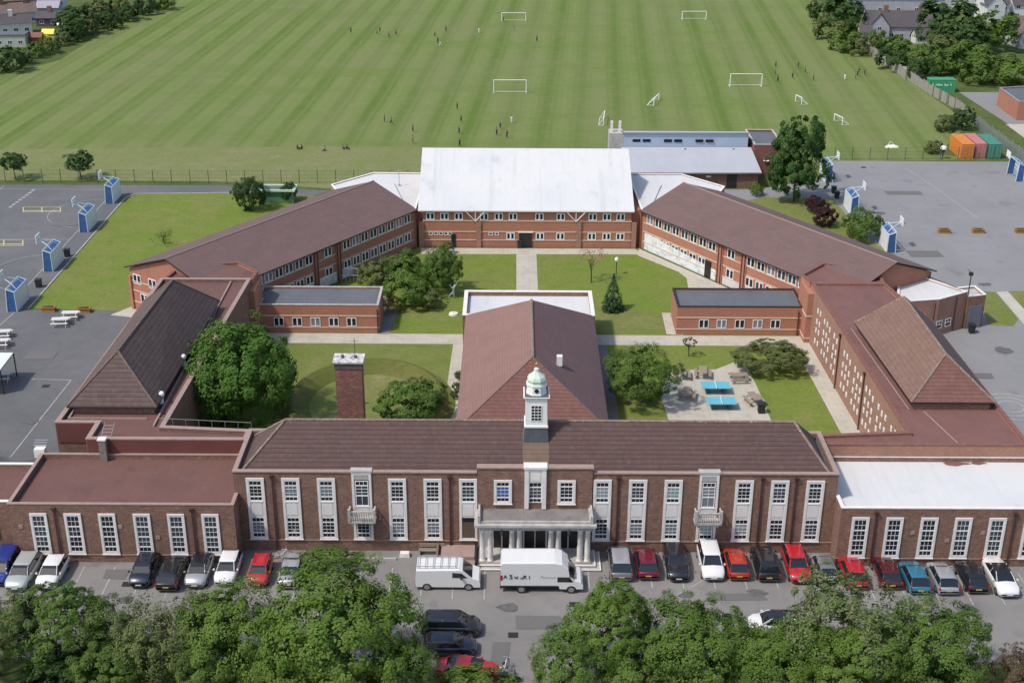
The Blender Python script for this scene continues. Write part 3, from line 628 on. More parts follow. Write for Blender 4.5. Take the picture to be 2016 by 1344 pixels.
for u, v in ((1797, 1048), (1864, 1063), (1935, 1048)): p = aty(u, v, -1.78); MB().box(p.x - .16, -1.83, p.z - .16, p.x + .16, -1.78, p.z + .16).build('wall_plaque', PINK_STONE, T)
for u, v, a, b_ in ((1880, 912, 1.05, .30), (1925, 911, .6, .22)):
    p = at(u, v, 4.76); mb = MB().poly([(p.x + a * math.cos(t) * (1 + .25 * math.sin(3 * t + u)), p.y + b_ * math.sin(t) * (1 + .3 * math.cos(4 * t)), 4.76 + .005) for t in [k * math.pi / 8 for k in range(16)]]); mb.build('roof_stain', RED_COPING, T)

# lower block at the far left edge
T = thing('side_building', 'low brick building with red-brown flat roof and white coping at the left edge', 'building', (-46, 0, 0), absolute=True)
flat_block(T, [(-60, -.6), (-40.2, -.6), (-40.2, 5.4), (-60, 5.4)], 4.3, 4.6, OLD_BRICK, FELT, WHITE_PAINT)
MB().box(-43.5, -.66, 1.3, -41.5, -.6, 3.1).build('boarded_window', WOOD_DOOR, T)

# ------------------------------------------------------------------ raised blocks behind the front wings, with hipped halls
for sx in (-1, 1):
    side = 'left' if sx < 0 else 'right'
    T = thing('flat_roof_block', 'tall red-brown flat-roofed block carrying the dark hipped roof on the %s' % side if sx < 0 else 'tall flat-roofed block on the right with rows of small white courtyard windows', 'school wing', (sx * 35, 24, 0), absolute=True)
    if sx < 0: P = [(-23.3, 6.16), (-23.3, 7.9), (-30.5, 8.5), (-29.5, 41.7), (-39.0, 41.7), (-39.7, 9.0), (-36.3, 9.0), (-36.3, 6.16)]
    else: P = [(23.05, 6.16), (39.9, 6.16), (39.3, 30), (37.3, 41.7), (29.5, 41.7), (30.5, 8.5), (23.05, 7.9)]
    zr, zp = (6.12, 6.4) if sx < 0 else (6.0, 6.2)
    flat_block(T, P, zr, zp, COURT_BRICK if sx > 0 else OLD_BRICK, FELT if sx < 0 else FELT_PINK, RED_COPING if sx > 0 else PINK_STONE, w=.35)
    if sx < 0:
        MB().box(-36.2, 6.1, 4.75, -23.25, 6.158, 6.38).box(-39.6, 8.93, 4.6, -36.35, 8.997, 6.38).build('painted_wall', Mat('maroon_paint', (.13, .04, .035), .8).noise(.8, .4, .7, (.16, .055, .04), .6).m, T)
        MB().box(-31.6, 8.9, 6.12, -31.45, 41.3, 6.3).box(-39, 10.1, 6.12, -32.4, 10.22, 6.3).box(-39.0, 10.22, 6.12, -38.85, 12, 6.3).build('roof_kerb', PINK_STONE, T)
        MB().box(-38.85, 11.25, 6.12, -32.05, 33.9, 7.0).build('clerestory_wall', DARK_METAL if 0 else OLD_BRICK, T)
        c = [(-39.25, 10.85, 6.95), (-31.7, 10.85, 6.95), (-31.2, 34.2, 6.95), (-38.7, 34.2, 6.95)]; r = [(-35.5, 14.4, 10.5), (-34.75, 30.8, 10.5)]
        hip_roof(MB(), c, r, (1, 0, 1, 0)).build('roof', [TILE_DARK, TILE_DARK], T)
        ridge_tiles(T, [(r[0], r[1]), (c[0], r[0]), (c[1], r[0]), (c[2], r[1]), (c[3], r[1])], .1, RIDGE_DARK)
        MB().add(c + [(p[0], p[1], p[2] - .12) for p in c], [[0, 1, 5, 4], [1, 2, 6, 5], [2, 3, 7, 6], [3, 0, 4, 7]]).build('fascia', BLACK_PLASTIC, T)
    else:
        MB().box(32.4, 13.0, 6.0, 38.8, 29.6, 6.85).build('clerestory_wall', OLD_BRICK, T)
        c = [(39.15, 12.75, 6.8), (31.98, 12.75, 6.8), (31.2, 29.9, 6.8), (38.9, 29.9, 6.8)]; r = [(35.55, 16.2, 9.78), (35.45, 29.3, 9.78)]
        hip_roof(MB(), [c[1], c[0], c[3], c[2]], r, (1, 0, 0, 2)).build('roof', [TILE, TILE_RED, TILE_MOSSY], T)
        ridge_tiles(T, [(r[0], r[1]), (c[0], r[0]), (c[1], r[0]), (c[2], r[1]), (c[3], r[1])], .1)
        MB().add(c + [(p[0], p[1], p[2] - .14) for p in c], [[0, 1, 5, 4], [1, 2, 6, 5], [2, 3, 7, 6], [3, 0, 4, 7]]).build('fascia', BLACK_PLASTIC, T)
        MB().tube((31.9, 12.8, 6.08), (31.0, 30, 6.08), .05, 5).tube((33.1, 12.5, 6.05), (34.3, 6.6, 6.05), .05, 5).build('lightning_strip', PINK_STONE, T)
        # courtyard wall, faces left: rows of small white windows
        W = window_proto('window', .42, .5, [(.3, 1, 1), (.2, 1, 1)], GLASS[1], .09, .03, frame_mat=WHITE_PAINT)
        def wx(y): return 30.5 - (y - 8.5) / 33.2
        for z, lst in ((4.35, 0), (3.15, .25), (2.2, 0), (1.0, .2)):
            yy = 10.0
            k = 0
            while yy < 39:
                if not any(abs(yy - q) < .45 for q in (29.2, 20.6)):
                    put(W, T, (wx(yy) - .0, yy, z + (.12 if k % 2 else 0)), -math.pi / 2 - .03, rnd.choice(GLASS[1:4]))
                k += 1; yy += 1.05 if k % 3 else 1.75
        for y in (29.2, 20.6): pipe(T, wx(y), y, 5.9, (-1, 0))
        MB().box(28.95, 40.2, 0, 29.9, 44.5, 5.6).build('stair_pier', NEW_BRICK, T)
        MB().box(28.9, 40.15, 3.0, 29.95, 44.5, 3.12).box(28.9, 40.15, .5, 29.95, 44.5, .6).build('string_course', CREAM, T)
    # link roof towards the angled wing
    if sx < 0: Q = [(-29.4, 41.9), at(508, 533, 6.2), at(470, 516, 6.2), (-38.0, 46.0), (-38.9, 41.9)]
    else: Q = [(29.4, 41.9), (37.3, 41.9), (37.6, 46.0), at(1620, 517, 6.2), at(1577, 540, 6.2)]
    T2 = thing('link_building', 'small red-roofed link joining the %s angled wing to the flat-roofed block' % side, 'school wing', (sx * 33, 44, 0), absolute=True)
    flat_block(T2, Q, 5.95, 6.15, NEW_BRICK, FELT if sx < 0 else FELT_PINK, RED_COPING, w=.25)
    if sx < 0:
        MB().box(-29.9, 40.2, 0, -28.95, 44.5, 5.6).build('stair_pier', NEW_BRICK, T2)
        MB().box(-29.95, 40.15, 3.0, -28.9, 44.5, 3.12).build('string_course', CREAM, T2)

# chimney stacks, vents and ladders on the roofs
T = thing('chimney', 'tall free-standing red brick chimney with white concrete cap in the left courtyard', 'chimney', (-15.9, 14.3, 0), absolute=True)
MB().box(-17.0, 13.55, 0, -14.75, 15.0, 9.3).build('stack', brick_mat('chimney_brick', (.24, .085, .06), (.10, .05, .045), (.36, .17, .12), (.3, .2, .17), .9), T)
MB().box(-17.06, 13.49, 9.3, -14.69, 15.06, 9.85).build('dark_collar', Mat('sooty_brick', (.10, .075, .07), .9).noise(3, .4, .7, (.16, .12, .11), .8).m, T)
MB().box(-17.18, 13.37, 9.85, -14.57, 15.18, 10.0).build('cap', Mat('chimney_cap', (.62, .6, .56), .8).noise(2, .45, .62, (.2, .19, .18), .9, detail=6).m, T)
MB().lathe([(.16, 10.0), (.13, 10.25)], -16.4, 14.3, 8).lathe([(.16, 10.0), (.13, 10.22)], -15.3, 14.3, 8).build('flue', LEAD, T)
MB().tube((-15.4, 14.8, 10.0), (-15.4, 14.8, 11.6), .025, 5).tube((-15.7, 14.8, 11.3), (-15.1, 14.8, 11.3), .02, 5).build('aerial', DARK_METAL, T)
T = thing('roof_duct', 'narrow grey brick flue with metal ladder rising from the red-brown flat roof on the left', 'flue', tuple(aty(207, 895, 6.0)), absolute=True)
p = aty(207, 895, 6.0)
MB().box(p.x - .28, 5.55, 4.72, p.x + .28, 6.05, 6.6).build('flue_stack', brick_mat('grey_brick', (.2, .17, .14), (.11, .1, .09), (.3, .27, .22), (.3, .28, .25), .8), T)
MB().box(p.x - .34, 5.49, 6.6, p.x + .34, 6.09, 6.72).build('flue_cap', STONE, T)
mb = MB()
for dx in (-.45, .35): mb.tube((p.x + dx, 6.6, 6.1), (p.x + dx + .3, 7.4, 7.3), .025, 5)
for k in range(5): mb.tube((p.x - .45 + k * .06, 6.6 + k * .16, 6.2 + k * .23), (p.x + .35 + k * .06, 6.6 + k * .16, 6.2 + k * .23), .02, 5)
mb.build('ladder', GALV, T)
T = thing('roof_tank', 'small pale tank with pipes on the corner of the left front roof', 'roof tank', tuple(at(82, 892, 5.0)), absolute=True)
p = at(82, 892, 5.0)
MB().box(p.x - .5, p.y - .3, 4.75, p.x + .35, p.y + .3, 5.5).build('tank', STONE, T)
mb = MB()
for k in range(3): mb.tube((p.x - .7, p.y + .3 + .25 * k, 5.6 + .1 * k), (p.x + .4, p.y + .3 + .25 * k, 5.6 + .1 * k), .03, 5)
mb.build('pipe', GALV, T)
for i, (u, v) in enumerate(((318, 792), (361, 718))):
    p = at(u, v, 6.3)
    T = thing('vent_cowl', 'white roof vent near the front corner of the dark hipped roof' if i == 0 else 'white roof vent between the dark hipped roof and the big round tree', 'roof vent', (p.x, p.y, 6.12), 'vents beside the dark hipped roof')
    MB().lathe([(.2, 0), (.2, .75), (.3, .8), (.32, 1.05), (.25, 1.15)], 0, 0, 10).build('cowl', GALV if 0 else WHITE_PAINT, T)
    MB().box(-.3, -.3, -.02, .3, .3, .12).build('base', LEAD, T)
FM0 = Mat('dull_rail', (.22, .22, .21), .6).m
T = thing('handrail', 'low metal rail and ladders along the courtyard edge of the red-brown roof', 'railing', (-27, 8.0, 6.5), absolute=True)
mb = MB().tube((-31.1, 9.3, 6.72), (-23.4, 8.6, 6.72), .025, 5)
for k in range(8): mb.tube((-31.1 + k * 1.1, 9.3 - k * .1, 6.1), (-31.1 + k * 1.1, 9.3 - k * .1, 6.72), .025, 5)
mb.build('rail', FM0, T)

# ------------------------------------------------------------------ assembly hall in the courtyard
T = thing('assembly_hall', 'long courtyard hall with hipped reddish tile roof and white flat roof at its far end', 'school hall', (-.15, 25, 0), absolute=True)
MB().box(-6.3, 7.0, 0, 6.05, 37.6, 3.95).build('wall', OLD_BRICK, T)
c = [(-6.78, 12.7, 3.95), (6.45, 12.7, 3.95), (6.45, 38.0, 3.95), (-6.8, 38.0, 3.95)]; r = [(-.12, 18.75, 8.1), (-.1, 32.1, 8.1)]
hip_roof(MB(), c, r, (1, 2, 0, 0)).build('roof', [TILE_FINE, TILE_RED, tile_mat('hall_roof_tiles_east_shaded', (.15, .085, .085), (.11, .065, .07), (.19, .12, .12), .3, .35, 0, .3)], T)  # east slope repeats the fine tiles darker, its shade put into the colour
ridge_tiles(T, [(r[0], r[1])], .14); ridge_tiles(T, [(c[0], r[0]), (c[1], r[0])], .06, RIDGE_DARK)
MB().add(c + [(p[0], p[1], p[2] - .16) for p in c], [[0, 1, 5, 4], [1, 2, 6, 5], [2, 3, 7, 6], [3, 0, 4, 7]]).build('fascia', BLACK_PLASTIC, T)
flat_block(T, [(-7.1, 37.75), (6.55, 37.75), (6.55, 44.6), (-7.1, 44.6)], 3.55, 4.0, OLD_BRICK, WHITE_MEMBRANE, STONE, w=.35)
MB().box(2.05, 20.0, 6.6, 2.55, 20.5, 7.55).build('roof_vent', WHITE_PAINT, T)
for y in (16, 20, 24, 28, 32): MB().box(-6.4, y, 1.0, -6.29, y + 1.2, 3.0).build('side_window', GLASS[1], T)

# low dark-roofed link corridors on both sides of the courtyard
PAIR = window_proto('window', 1.05, 1.0, [(1, 2, 1)], GLASS[0], .07, .12, frame_mat=WHITE_UPVC)
T_LOW = []
for sx in (-1, 1):
    side = 'left' if sx < 0 else 'right'
    X0, X1 = (-29.5, -16.25) if sx < 0 else (15.65, 29.1)
    T = thing('corridor_building', 'low orange brick building with dark grey flat roof on the %s of the courtyard' % side, 'school building', ((X0 + X1) / 2, 44.6, 0), absolute=True)
    flat_block(T, [(X0, 42.2), (X1, 42.2), (X1, 47.5), (X0, 47.5)], 3.05, 3.22, NEW_BRICK, FELT_GREY, STONE_GREY if sx < 0 else BLACK_PLASTIC, w=.2)
    MB().box(X0 - .02, 42.15, 1.95, X1 + .02, 42.2, 2.06).box(X0 - .02, 42.15, .62, X1 + .02, 42.2, .72).build('string_course', CREAM, T)
    us = (549, 585, 621, 657, 692) if sx < 0 else (1386, 1421, 1457, 1492, 1527)
    for u in us: put(PAIR, T, (aty(u, 630, 42.2).x, 42.2, .8), 0, rnd.choice((GLASS[0], GLASS[0], GLASS[2])))
    pipe(T, X1 - .5 if sx > 0 else X1 - .15, 42.2, 3.1, hopper=False)

# ------------------------------------------------------------------ angled two-storey wings
PW = window_proto('window', 1.25, 1.12, [(1, 2, 1)], GLASS[0], .09, .16, frame_mat=WHITE_UPVC)
MURAL = (Mat('mural_paint', (.70, .71, .70), .7).noise(1.1, .52, .60, (.42, .48, .48), .7, 'UV', detail=2).noise(.8, .6, .66, (.28, .26, .30), .5, 'UV', detail=3).noise(2, .6, .65, (.5, .62, .58), .8, 'UV')).m
for sx in (-1, 1):
    side = 'left' if sx < 0 else 'right'
    T = thing('angled_wing', 'long two-storey orange brick wing with plum tiled roof running diagonally on the %s' % side, 'school wing', (sx * 28, 60, 0), absolute=True)
    o = Vector((sx * 13.9, 69.1, 0)); d = Vector((sx * .568, -.823, 0)); n = Vector((sx * .823, .568, 0)); L = 34.4; WID = 14.0
    def P(t, p, z): q = o + d * t + n * p; return Vector((q.x, q.y, z))
    ZE, ZR = 4.85, 7.3
    quad = [P(0, .45, 0), P(L - .35, .45, 0), P(L - .35, WID - .45, 0), P(0, WID - .45, 0)]
    mb = MB().prism([(q.x, q.y) for q in quad], 0, ZE)
    for t in (.0, L - .35): mb.add([P(t, .45, ZE), P(t, WID - .45, ZE), P(t, WID / 2, ZR - .12)], [[0, 1, 2]])
    mb.build('wall', NEW_BRICK, T)
    rf = MB()
    a, b, c_, e, f, g = P(-.1, 0, ZE), P(L, 0, ZE), P(L, WID / 2, ZR), P(-.1, WID / 2, ZR), P(L, WID, ZE), P(-.1, WID, ZE)
    th = Vector((0, 0, .14))
    rf.poly([a + th, b + th, c_ + th, e + th]).poly([e + th, c_ + th, f + th, g + th]); rf.build('roof', TILE_NEW, T)
    MB().add([a + th, b + th, b, a], [[0, 1, 2, 3]]).add([b + th, c_ + th, c_, b], [[0, 1, 2, 3]]).add([c_ + th, f + th, f, c_], [[0, 1, 2, 3]]).add([g + th, f + th, f, g], [[0, 1, 2, 3]]).build('fascia', BLACK_PLASTIC, T)
    MB().add([a - th * .1, b - th * .1, P(L, .45, ZE - .02), P(-.1, .45, ZE - .02)], [[0, 1, 2, 3]]).build('soffit', DARK_METAL, T)
    ridge_tiles(T, [(e + th, c_ + th)], .1, Mat('plum_ridge', (.27, .19, .165), .9).m)
    mb = MB()
    for z in (3.42, 2.3, .95):
        q = [P(.3, .40, z), P(L - .3, .40, z), P(L - .3, .45, z), P(.3, .45, z)]; mb.prism([(v.x, v.y) for v in q], z, z + .1)
    for z in (3.42, 2.3, .95):
        q = [P(L - .35, .4, z), P(L - .30, .4, z), P(L - .30, WID - .4, z), P(L - .35, WID - .4, z)]; mb.prism([(v.x, v.y) for v in q], z, z + .1)
    mb.build('string_course', CREAM, T)
    rz = math.atan2(-n.x, n.y)
    k = 0; t = 1.5
    while t < 30:
        if not any(abs(t - q) < 1.0 for q in (14.3, 18.2)):
            put(PW, T, P(t, .45, 3.55), rz, rnd.choice((GLASS[0], GLASS[0], GLASS[1], GLASS[2])))
            if not (sx > 0 and abs(t - 12.4) < 1): put(PW, T, P(t, .45, 1.08), rz, rnd.choice((GLASS[0], GLASS[0], GLASS[1])))
        t += 1.62; k += 1
    rzg = math.atan2(d.x, -d.y)
    for p_, z in () if sx > 0 else ((12.4, 3.2), (9.9, 3.2), (11.5, 1.05), (7.5, 3.2)):
        put(PW, T, P(L - .35, p_, z), rzg, GLASS[0])
    for t in (14.1, 14.6, 18.0, 18.5): q = P(t, .3, 0); MB().tube(q, (q.x, q.y, ZE), .07, 6).build('drainpipe', PIPE, T)
    for t in (14.35, 18.25):
        q = [P(t - .45, .33, 0), P(t + .45, .33, 0), P(t + .45, .46, 0), P(t - .45, .46, 0)]; MB().prism([(v.x, v.y) for v in q], 0, ZE - .03).build('pier', NEW_BRICK, T)
    mb = MB(); q = [P(L - .36, WID - .7, 0), P(L - .15, WID - .7, 0), P(L - .15, WID - .3, 0), P(L - .36, WID - .3, 0)]; mb.prism([(v.x, v.y) for v in q], 0, 4.0)
    mb.build('pier', NEW_BRICK, T)
    if sx > 0:
        MB().add([P(.6, .425, .03), P(13.7, .425, .03), P(13.7, .425, 1.35), P(.6, .425, 2.25)], [[0, 1, 2, 3]]).build('mural', MURAL, T)
        MB().add([P(14.9, .425, .03), P(26, .425, .03), P(26, .425, 1.0), P(14.9, .425, 1.05)], [[0, 1, 2, 3]]).build('painted_wall', Mat('white_wall_paint', (.58, .55, .54), .8).noise(1.5, .5, .65, (.4, .36, .36), .6).m, T)
        q = P(12.4, .4, 0); MB().obox(q, d, .5, .08, .02, 2.1).build('door', DARK_DOOR, T)
    else:
        MB().add([P(12, .425, .03), P(22, .425, .03), P(22, .425, 1.3), P(12, .425, 1.3)], [[0, 1, 2, 3]]).build('mural', MURAL, T)
    # white roof between the wing and the central block
    T = thing('white_roof_link', 'low white flat roof filling the corner between the %s angled wing and the central block' % side, 'school wing', (sx * 20, 79, 0), absolute=True)
    Q = [P(0, .2, 0), (sx * 13.6, 84.4), (sx * 20.9, 84.5), (sx * 25.9, 79.0), P(0, 13.6, 0)]
    flat_block(T, Q, 5.0, 5.1, NEW_BRICK, WHITE_MEMBRANE, WHITE_PAINT, w=.2, ch=.05)
    mb = MB().tube(P(.9, 1.0, 5.05) + Vector((0, .6, 0)), (sx * 17.6, 79.5, 5.08), .06, 5)
    mb.build('roof_seam', GALV, T)
    if sx < 0: p = at(786, 366, 5.0); MB().tube(p, p + Vector((0, 0, 2.3)), .05, 6).tube(p, p + Vector((0, 0, .2)), .2, 6).tube(p + Vector((-.3, 0, 2.1)), p + Vector((.3, 0, 2.1)), .03, 5).build('aerial', GALV, T)

# ------------------------------------------------------------------ central block with the big white roof
T = thing('central_block', 'two-storey orange brick block with broad white pitched roof at the head of the courtyard', 'school building', (-.2, 79, 0), absolute=True)
MB().box(-13.2, 69.3, 0, 12.9, 90, 4.8).box(-14.3, 70.2, 0, -13.2, 76, 4.75).box(12.9, 70.2, 0, 14.0, 76, 4.75).build('wall', NEW_BRICK, T)
A = [(-13.8, 68.9, 5.0), (13.2, 68.9, 5.0), (13.1, 79.6, 9.97), (-13.8, 79.6, 9.97), (13.1, 90.2, 5.0), (-13.8, 90.2, 5.0)]
lo = lambda p: (p[0], p[1], p[2] - .16)
MB().poly([A[0], A[1], A[2], A[3]]).poly([A[3], A[2], A[4], A[5]]).build('roof', WHITE_MEMBRANE, T)
MB().add([A[0], A[1], lo(A[1]), lo(A[0])], [[0, 1, 2, 3]]).add([A[1], A[2], lo(A[2]), lo(A[1])], [[0, 1, 2, 3]]).add([A[0], A[3], lo(A[3]), lo(A[0])], [[0, 1, 2, 3]]).add([A[2], A[4], lo(A[4]), lo(A[2])], [[0, 1, 2, 3]]).add([A[3], A[5], lo(A[5]), lo(A[3])], [[0, 1, 2, 3]]).build('fascia', WHITE_PAINT, T)
for x in (-13.2, 12.9): MB().add([(x, 69.3, 4.8), (x, 90, 4.8), (x, 79.6, 9.75)], [[0, 1, 2]]).build('gable', NEW_BRICK, T)
mb = MB()
for z in (3.45, 2.02, .92): mb.box(-13.25, 69.24, z, 12.95, 69.3, z + .1)
mb.build('string_course', CREAM, T)
CW = window_proto('window', 1.05, .95, [(1, 2, 1)], GLASS[0], .12, .2, frame_mat=WHITE_UPVC)
SW = window_proto('window', .5, .42, [(1, 1, 1)], GLASS[0], .08, .1, frame_mat=WHITE_UPVC)
for u in (847, 875, 903, 953, 982, 1010, 1062, 1104, 1167, 1195, 1222): put(CW, T, (aty(u, 425, 69.3).x, 69.3, 3.6), 0, GLASS[0])
for u in (1005, 1063, 1103, 1165, 1194, 1221): put(CW, T, (aty(u, 467, 69.3).x, 69.3, 1.03), 0, GLASS[0])
for u in (848, 858, 868, 878, 886, 966, 978): put(SW, T, (aty(u, 460, 69.3).x, 69.3, 1.6), 0, GLASS[0])
for u, w in ((893, .55), (942, .5)): x = aty(u, 475, 69.3).x; MB().box(x - w / 2, 69.22, 0, x + w / 2, 69.3, 1.75).build('door', WOOD_DOOR if u > 900 else DARK_DOOR, T)
x = aty(1034.5, 475, 69.3).x; MB().box(x - .8, 69.18, 0, x + .8, 69.3, 2.0).build('door', DARK_DOOR, T)
MB().box(x - .95, 69.1, 2.0, x + .95, 69.3, 2.15).build('door_canopy', STONE, T)
for u in (829, 942, 1140, 1249):
    x = aty(u, 430, 69.3).x; MB().box(x - .3, 69.12, 0, x + .3, 69.29, 3.4).build('pier', COURT_BRICK, T)
mb = MB()
for u in (936, 1134):
    x = aty(u, 430, 69.3).x
    for s in (-1, 1): mb.tube((x, 69.1, 3.5), (x + s * 1.1, 68.95, 4.75), .06, 5)
    mb.tube((x, 69.1, 3.5), (x, 69.0, 4.8), .05, 5)
mb.build('roof_brace', WHITE_PAINT, T)

# ------------------------------------------------------------------ sports hall beyond
T = thing('sports_hall', 'brick sports hall with grey metal roof and pale blue clerestory behind the white roof', 'sports hall', (24, 100, 0), absolute=True)
MB().box(14.2, 94.6, 0, 33.2, 112, 2.35).build('wall', OLD_BRICK, T)
MB().poly([(13.9, 93.8, 2.45), (33.6, 94.2, 2.45), (33.2, 101.9, 4.0), (14.0, 101.7, 4.0)]).build('lower_roof', GREY_METAL_ROOF, T)
MB().add([(13.9, 93.8, 2.45), (33.6, 94.2, 2.45), (33.6, 94.2, 2.28), (13.9, 93.8, 2.28)], [[0, 1, 2, 3]]).build('fascia', GALV, T)
MB().prism([(14.3, 101.8), (32.7, 102.0), (32.7, 102.5), (14.3, 102.5)], 0, 6.2).prism([(14.3, 102.5), (32.7, 102.5), (32.7, 112), (14.3, 112)], 0, 2.8).build('clerestory_wall', BLUE_CLAD, T)
MB().add([(14.1, 101.55, 6.3), (32.9, 101.75, 6.3), (32.9, 112.4, 2.9), (14.1, 112.4, 2.9), (14.1, 101.55, 6.15), (32.9, 101.75, 6.15), (32.9, 112.4, 2.75), (14.1, 112.4, 2.75)], [[0, 1, 2, 3], [4, 7, 6, 5], [0, 4, 5, 1], [1, 5, 6, 2], [2, 6, 7, 3], [3, 7, 4, 0]]).build('upper_roof', GREY_METAL_ROOF, T)
for x in (14.3, 32.7): MB().poly([(x, 102.5, 2.8), (x, 112, 2.8), (x, 102.5, 6.1)]).build('side_gable', BLUE_CLAD, T)
for u in (1253, 1273, 1315, 1335, 1377, 1397): p = aty(u, 279, 101.75); MB().box(p.x - .58, 101.78, 4.75, p.x + .58, 101.84, 5.15).build('clerestory_window', GLASS[0], T)
for u in (1349, 1444): p = at(u, 296, 3.7); MB().lathe([(.15, 3.6), (.15, 3.95)], p.x, p.y, 8).build('roof_vent', BLACK_PLASTIC, T)
MB().box(12.2, 101.9, 0, 14.28, 104.5, 6.0).build('side_block', STONE_GREY, T)
MB().box(12.4, 102.6, 6.0, 12.75, 103, 7.6).box(13.6, 102.6, 6.0, 13.95, 103, 7.6).build('flue', STONE, T)
x = aty(1440, 358, 94.6).x; MB().box(x - .7, 94.52, 0, x + .7, 94.6, 2.0).build('door', DARK_DOOR, T)
x = aty(1395, 345, 94.6).x; MB().box(x - .35, 94.53, 1.6, x + .35, 94.6, 1.85).build('sign', WHITE_PAINT, T)
T = thing('brick_block', 'dark red brick block with flat roof behind the tall tree beside the sports hall', 'building', (36, 104, 0), absolute=True)
flat_block(T, [(33.4, 100.5), (37.6, 100.5), (37.6, 109), (33.4, 109)], 4.5, 4.75, brick_mat('deep_red_brick', (.22, .075, .06), (.14, .05, .045), (.28, .11, .09), (.25, .15, .12), .5), FELT_GREY, STONE_GREY)
p = aty(1508, 320, 100.4); MB().lathe([(.05, 0), (.45, .25)], 0, 0, 10).build('satellite_dish', WHITE_PAINT, T, off=Vector((0, 0, 1e-9))).location = rel(T, (p.x, 100.3, 2.2))

# annex on the right
T = thing('annex', 'brick annex with white flat roof behind the mossy hipped roof on the right', 'school building', (42, 46, 0), absolute=True)
Q = [at(1765, 596, 4.2), at(1850, 590, 4.2), at(1905, 575, 4.2), at(1818, 546, 4.2), at(1768, 558, 4.2)]
flat_block(T, Q, 4.1, 4.22, COURT_BRICK, WHITE_MEMBRANE, STONE, w=.2)
a, b = Q[1], Q[2]; dd = (b - a).normalized(); nn = Vector((dd.y, -dd.x, 0)); rza = math.atan2(nn.x, -nn.y)
AW = window_proto('window', .9, .95, [(.5, 1, 1), (.45, 2, 1)], GLASS[1], .09, .08, frame_mat=WHITE_UPVC)
for f in (.10, .42): q = a + (b - a) * f; put(AW, T, (q.x, q.y, .75), rza)
for f in (-.15, .62): q = a + (b - a) * f + nn * .08; MB().tube((q.x, q.y, .1), (q.x, q.y, 4.0), .06, 6).build('drainpipe', PIPE, T)
MB().tube(Q[2] + Vector((-.6, .5, .1)), Q[3] + Vector((.3, .3, .1)), .06, 5).build('roof_rail', BLACK_PLASTIC, T)
T = thing('bin_store', 'small flat-roofed brick store with grey doors at the end of the annex', 'store', (49, 44.5, 0), absolute=True)
a = at(1908, 582, 3.9); b = at(1942, 578, 3.9)
Q = [a, b, b + Vector((-.4, 2.6, 0)), a + Vector((-.6, 2.6, 0))]
flat_block(T, Q, 3.6, 3.75, OLD_BRICK, STONE_GREY, STONE, w=.2)
dd = (b - a).normalized(); nn = Vector((dd.y, -dd.x, 0))
MB().obox((a + b) / 2 + nn * .03, dd, .8, .06, .02, 2.6).build('door', Mat('grey_door', (.14, .15, .18), .5).m, T)
p = at(1912, 655); w_ = thing('wheelie_bin', 'dark bin standing outside the grey-doored store', 'bin', (p.x, p.y, 0))
MB().add([(-.25, -.3, 0), (.25, -.3, 0), (.25, .3, 0), (-.25, .3, 0), (-.3, -.36, .95), (.3, -.36, .95), (.3, .36, .95), (-.3, .36, .95)], [[0, 3, 2, 1], [4, 5, 6, 7], [0, 1, 5, 4], [1, 2, 6, 5], [2, 3, 7, 6], [3, 0, 4, 7]]).build('body', BLACK_PLASTIC, w_)
MB().box(-.33, -.4, .95, .33, .4, 1.03).build('lid', BLACK_PLASTIC, w_)
# ------------------------------------------------------------------ trees and plants
def crown_mesh(name, seed, lobes, clumps, leaves, leaf, rc=.2, core=.0):
    r = random.Random(seed); mb = MB(); tot = sum(l[3] * l[4] for l in lobes)
    def unit():
        while True:
            v = Vector((r.uniform(-1, 1), r.uniform(-1, 1), r.uniform(-1, 1)))
            if .05 < v.length < 1: return v.normalized()
    C = []
    for l in lobes:
        k = max(3, int(clumps * l[3] * l[4] / tot)); c = Vector(l[:3])
        ph = [(unit() * r.uniform(1.5, 4), r.uniform(0, 6)) for _ in range(4)]
        for _ in range(k):
            d = unit()
            if d.z < -.55 and r.random() < .6: continue
            bump = 1 + .09 * sum(math.sin(d.dot(p) * 2 + q) for p, q in ph) + r.uniform(-.10, .10)
            rr = bump * (r.uniform(.84, 1.0) if r.random() > core else r.uniform(.3, .8))
            C.append((c + Vector((d.x * l[3], d.y * l[4], d.z * l[5])) * rr, d, min(l[3:6])))
    verts, faces = [], []
    per = max(1, leaves // len(C))
    for c, d, lr in C:
        rr = lr * rc * r.uniform(.65, 1.35)
        for _ in range(int(per * r.uniform(.6, 1.4))):
            q = unit()
            if q.dot(d) < -.25: q = -q
            p = c + q * rr * r.uniform(.55, 1.05)
            nrm = (q * .9 + d * .9 + unit() * .55 + Vector((0, 0, .45))).normalized(); a = nrm.orthogonal().normalized(); ang = r.uniform(0, 6.28)
            a = (Matrix.Rotation(ang, 3, nrm) @ a); b = nrm.cross(a); s = leaf * r.uniform(.6, 1.35)
            o = len(verts)
            verts += [p - a * s * .6, p + b * s * .38, p + a * s * .6, p - b * s * .38]; faces.append((o, o + 1, o + 2, o + 3))
    me = bpy.data.meshes.new(name); me.from_pydata([tuple(v) for v in verts], [], faces); me.materials.append(LEAF)
    return me
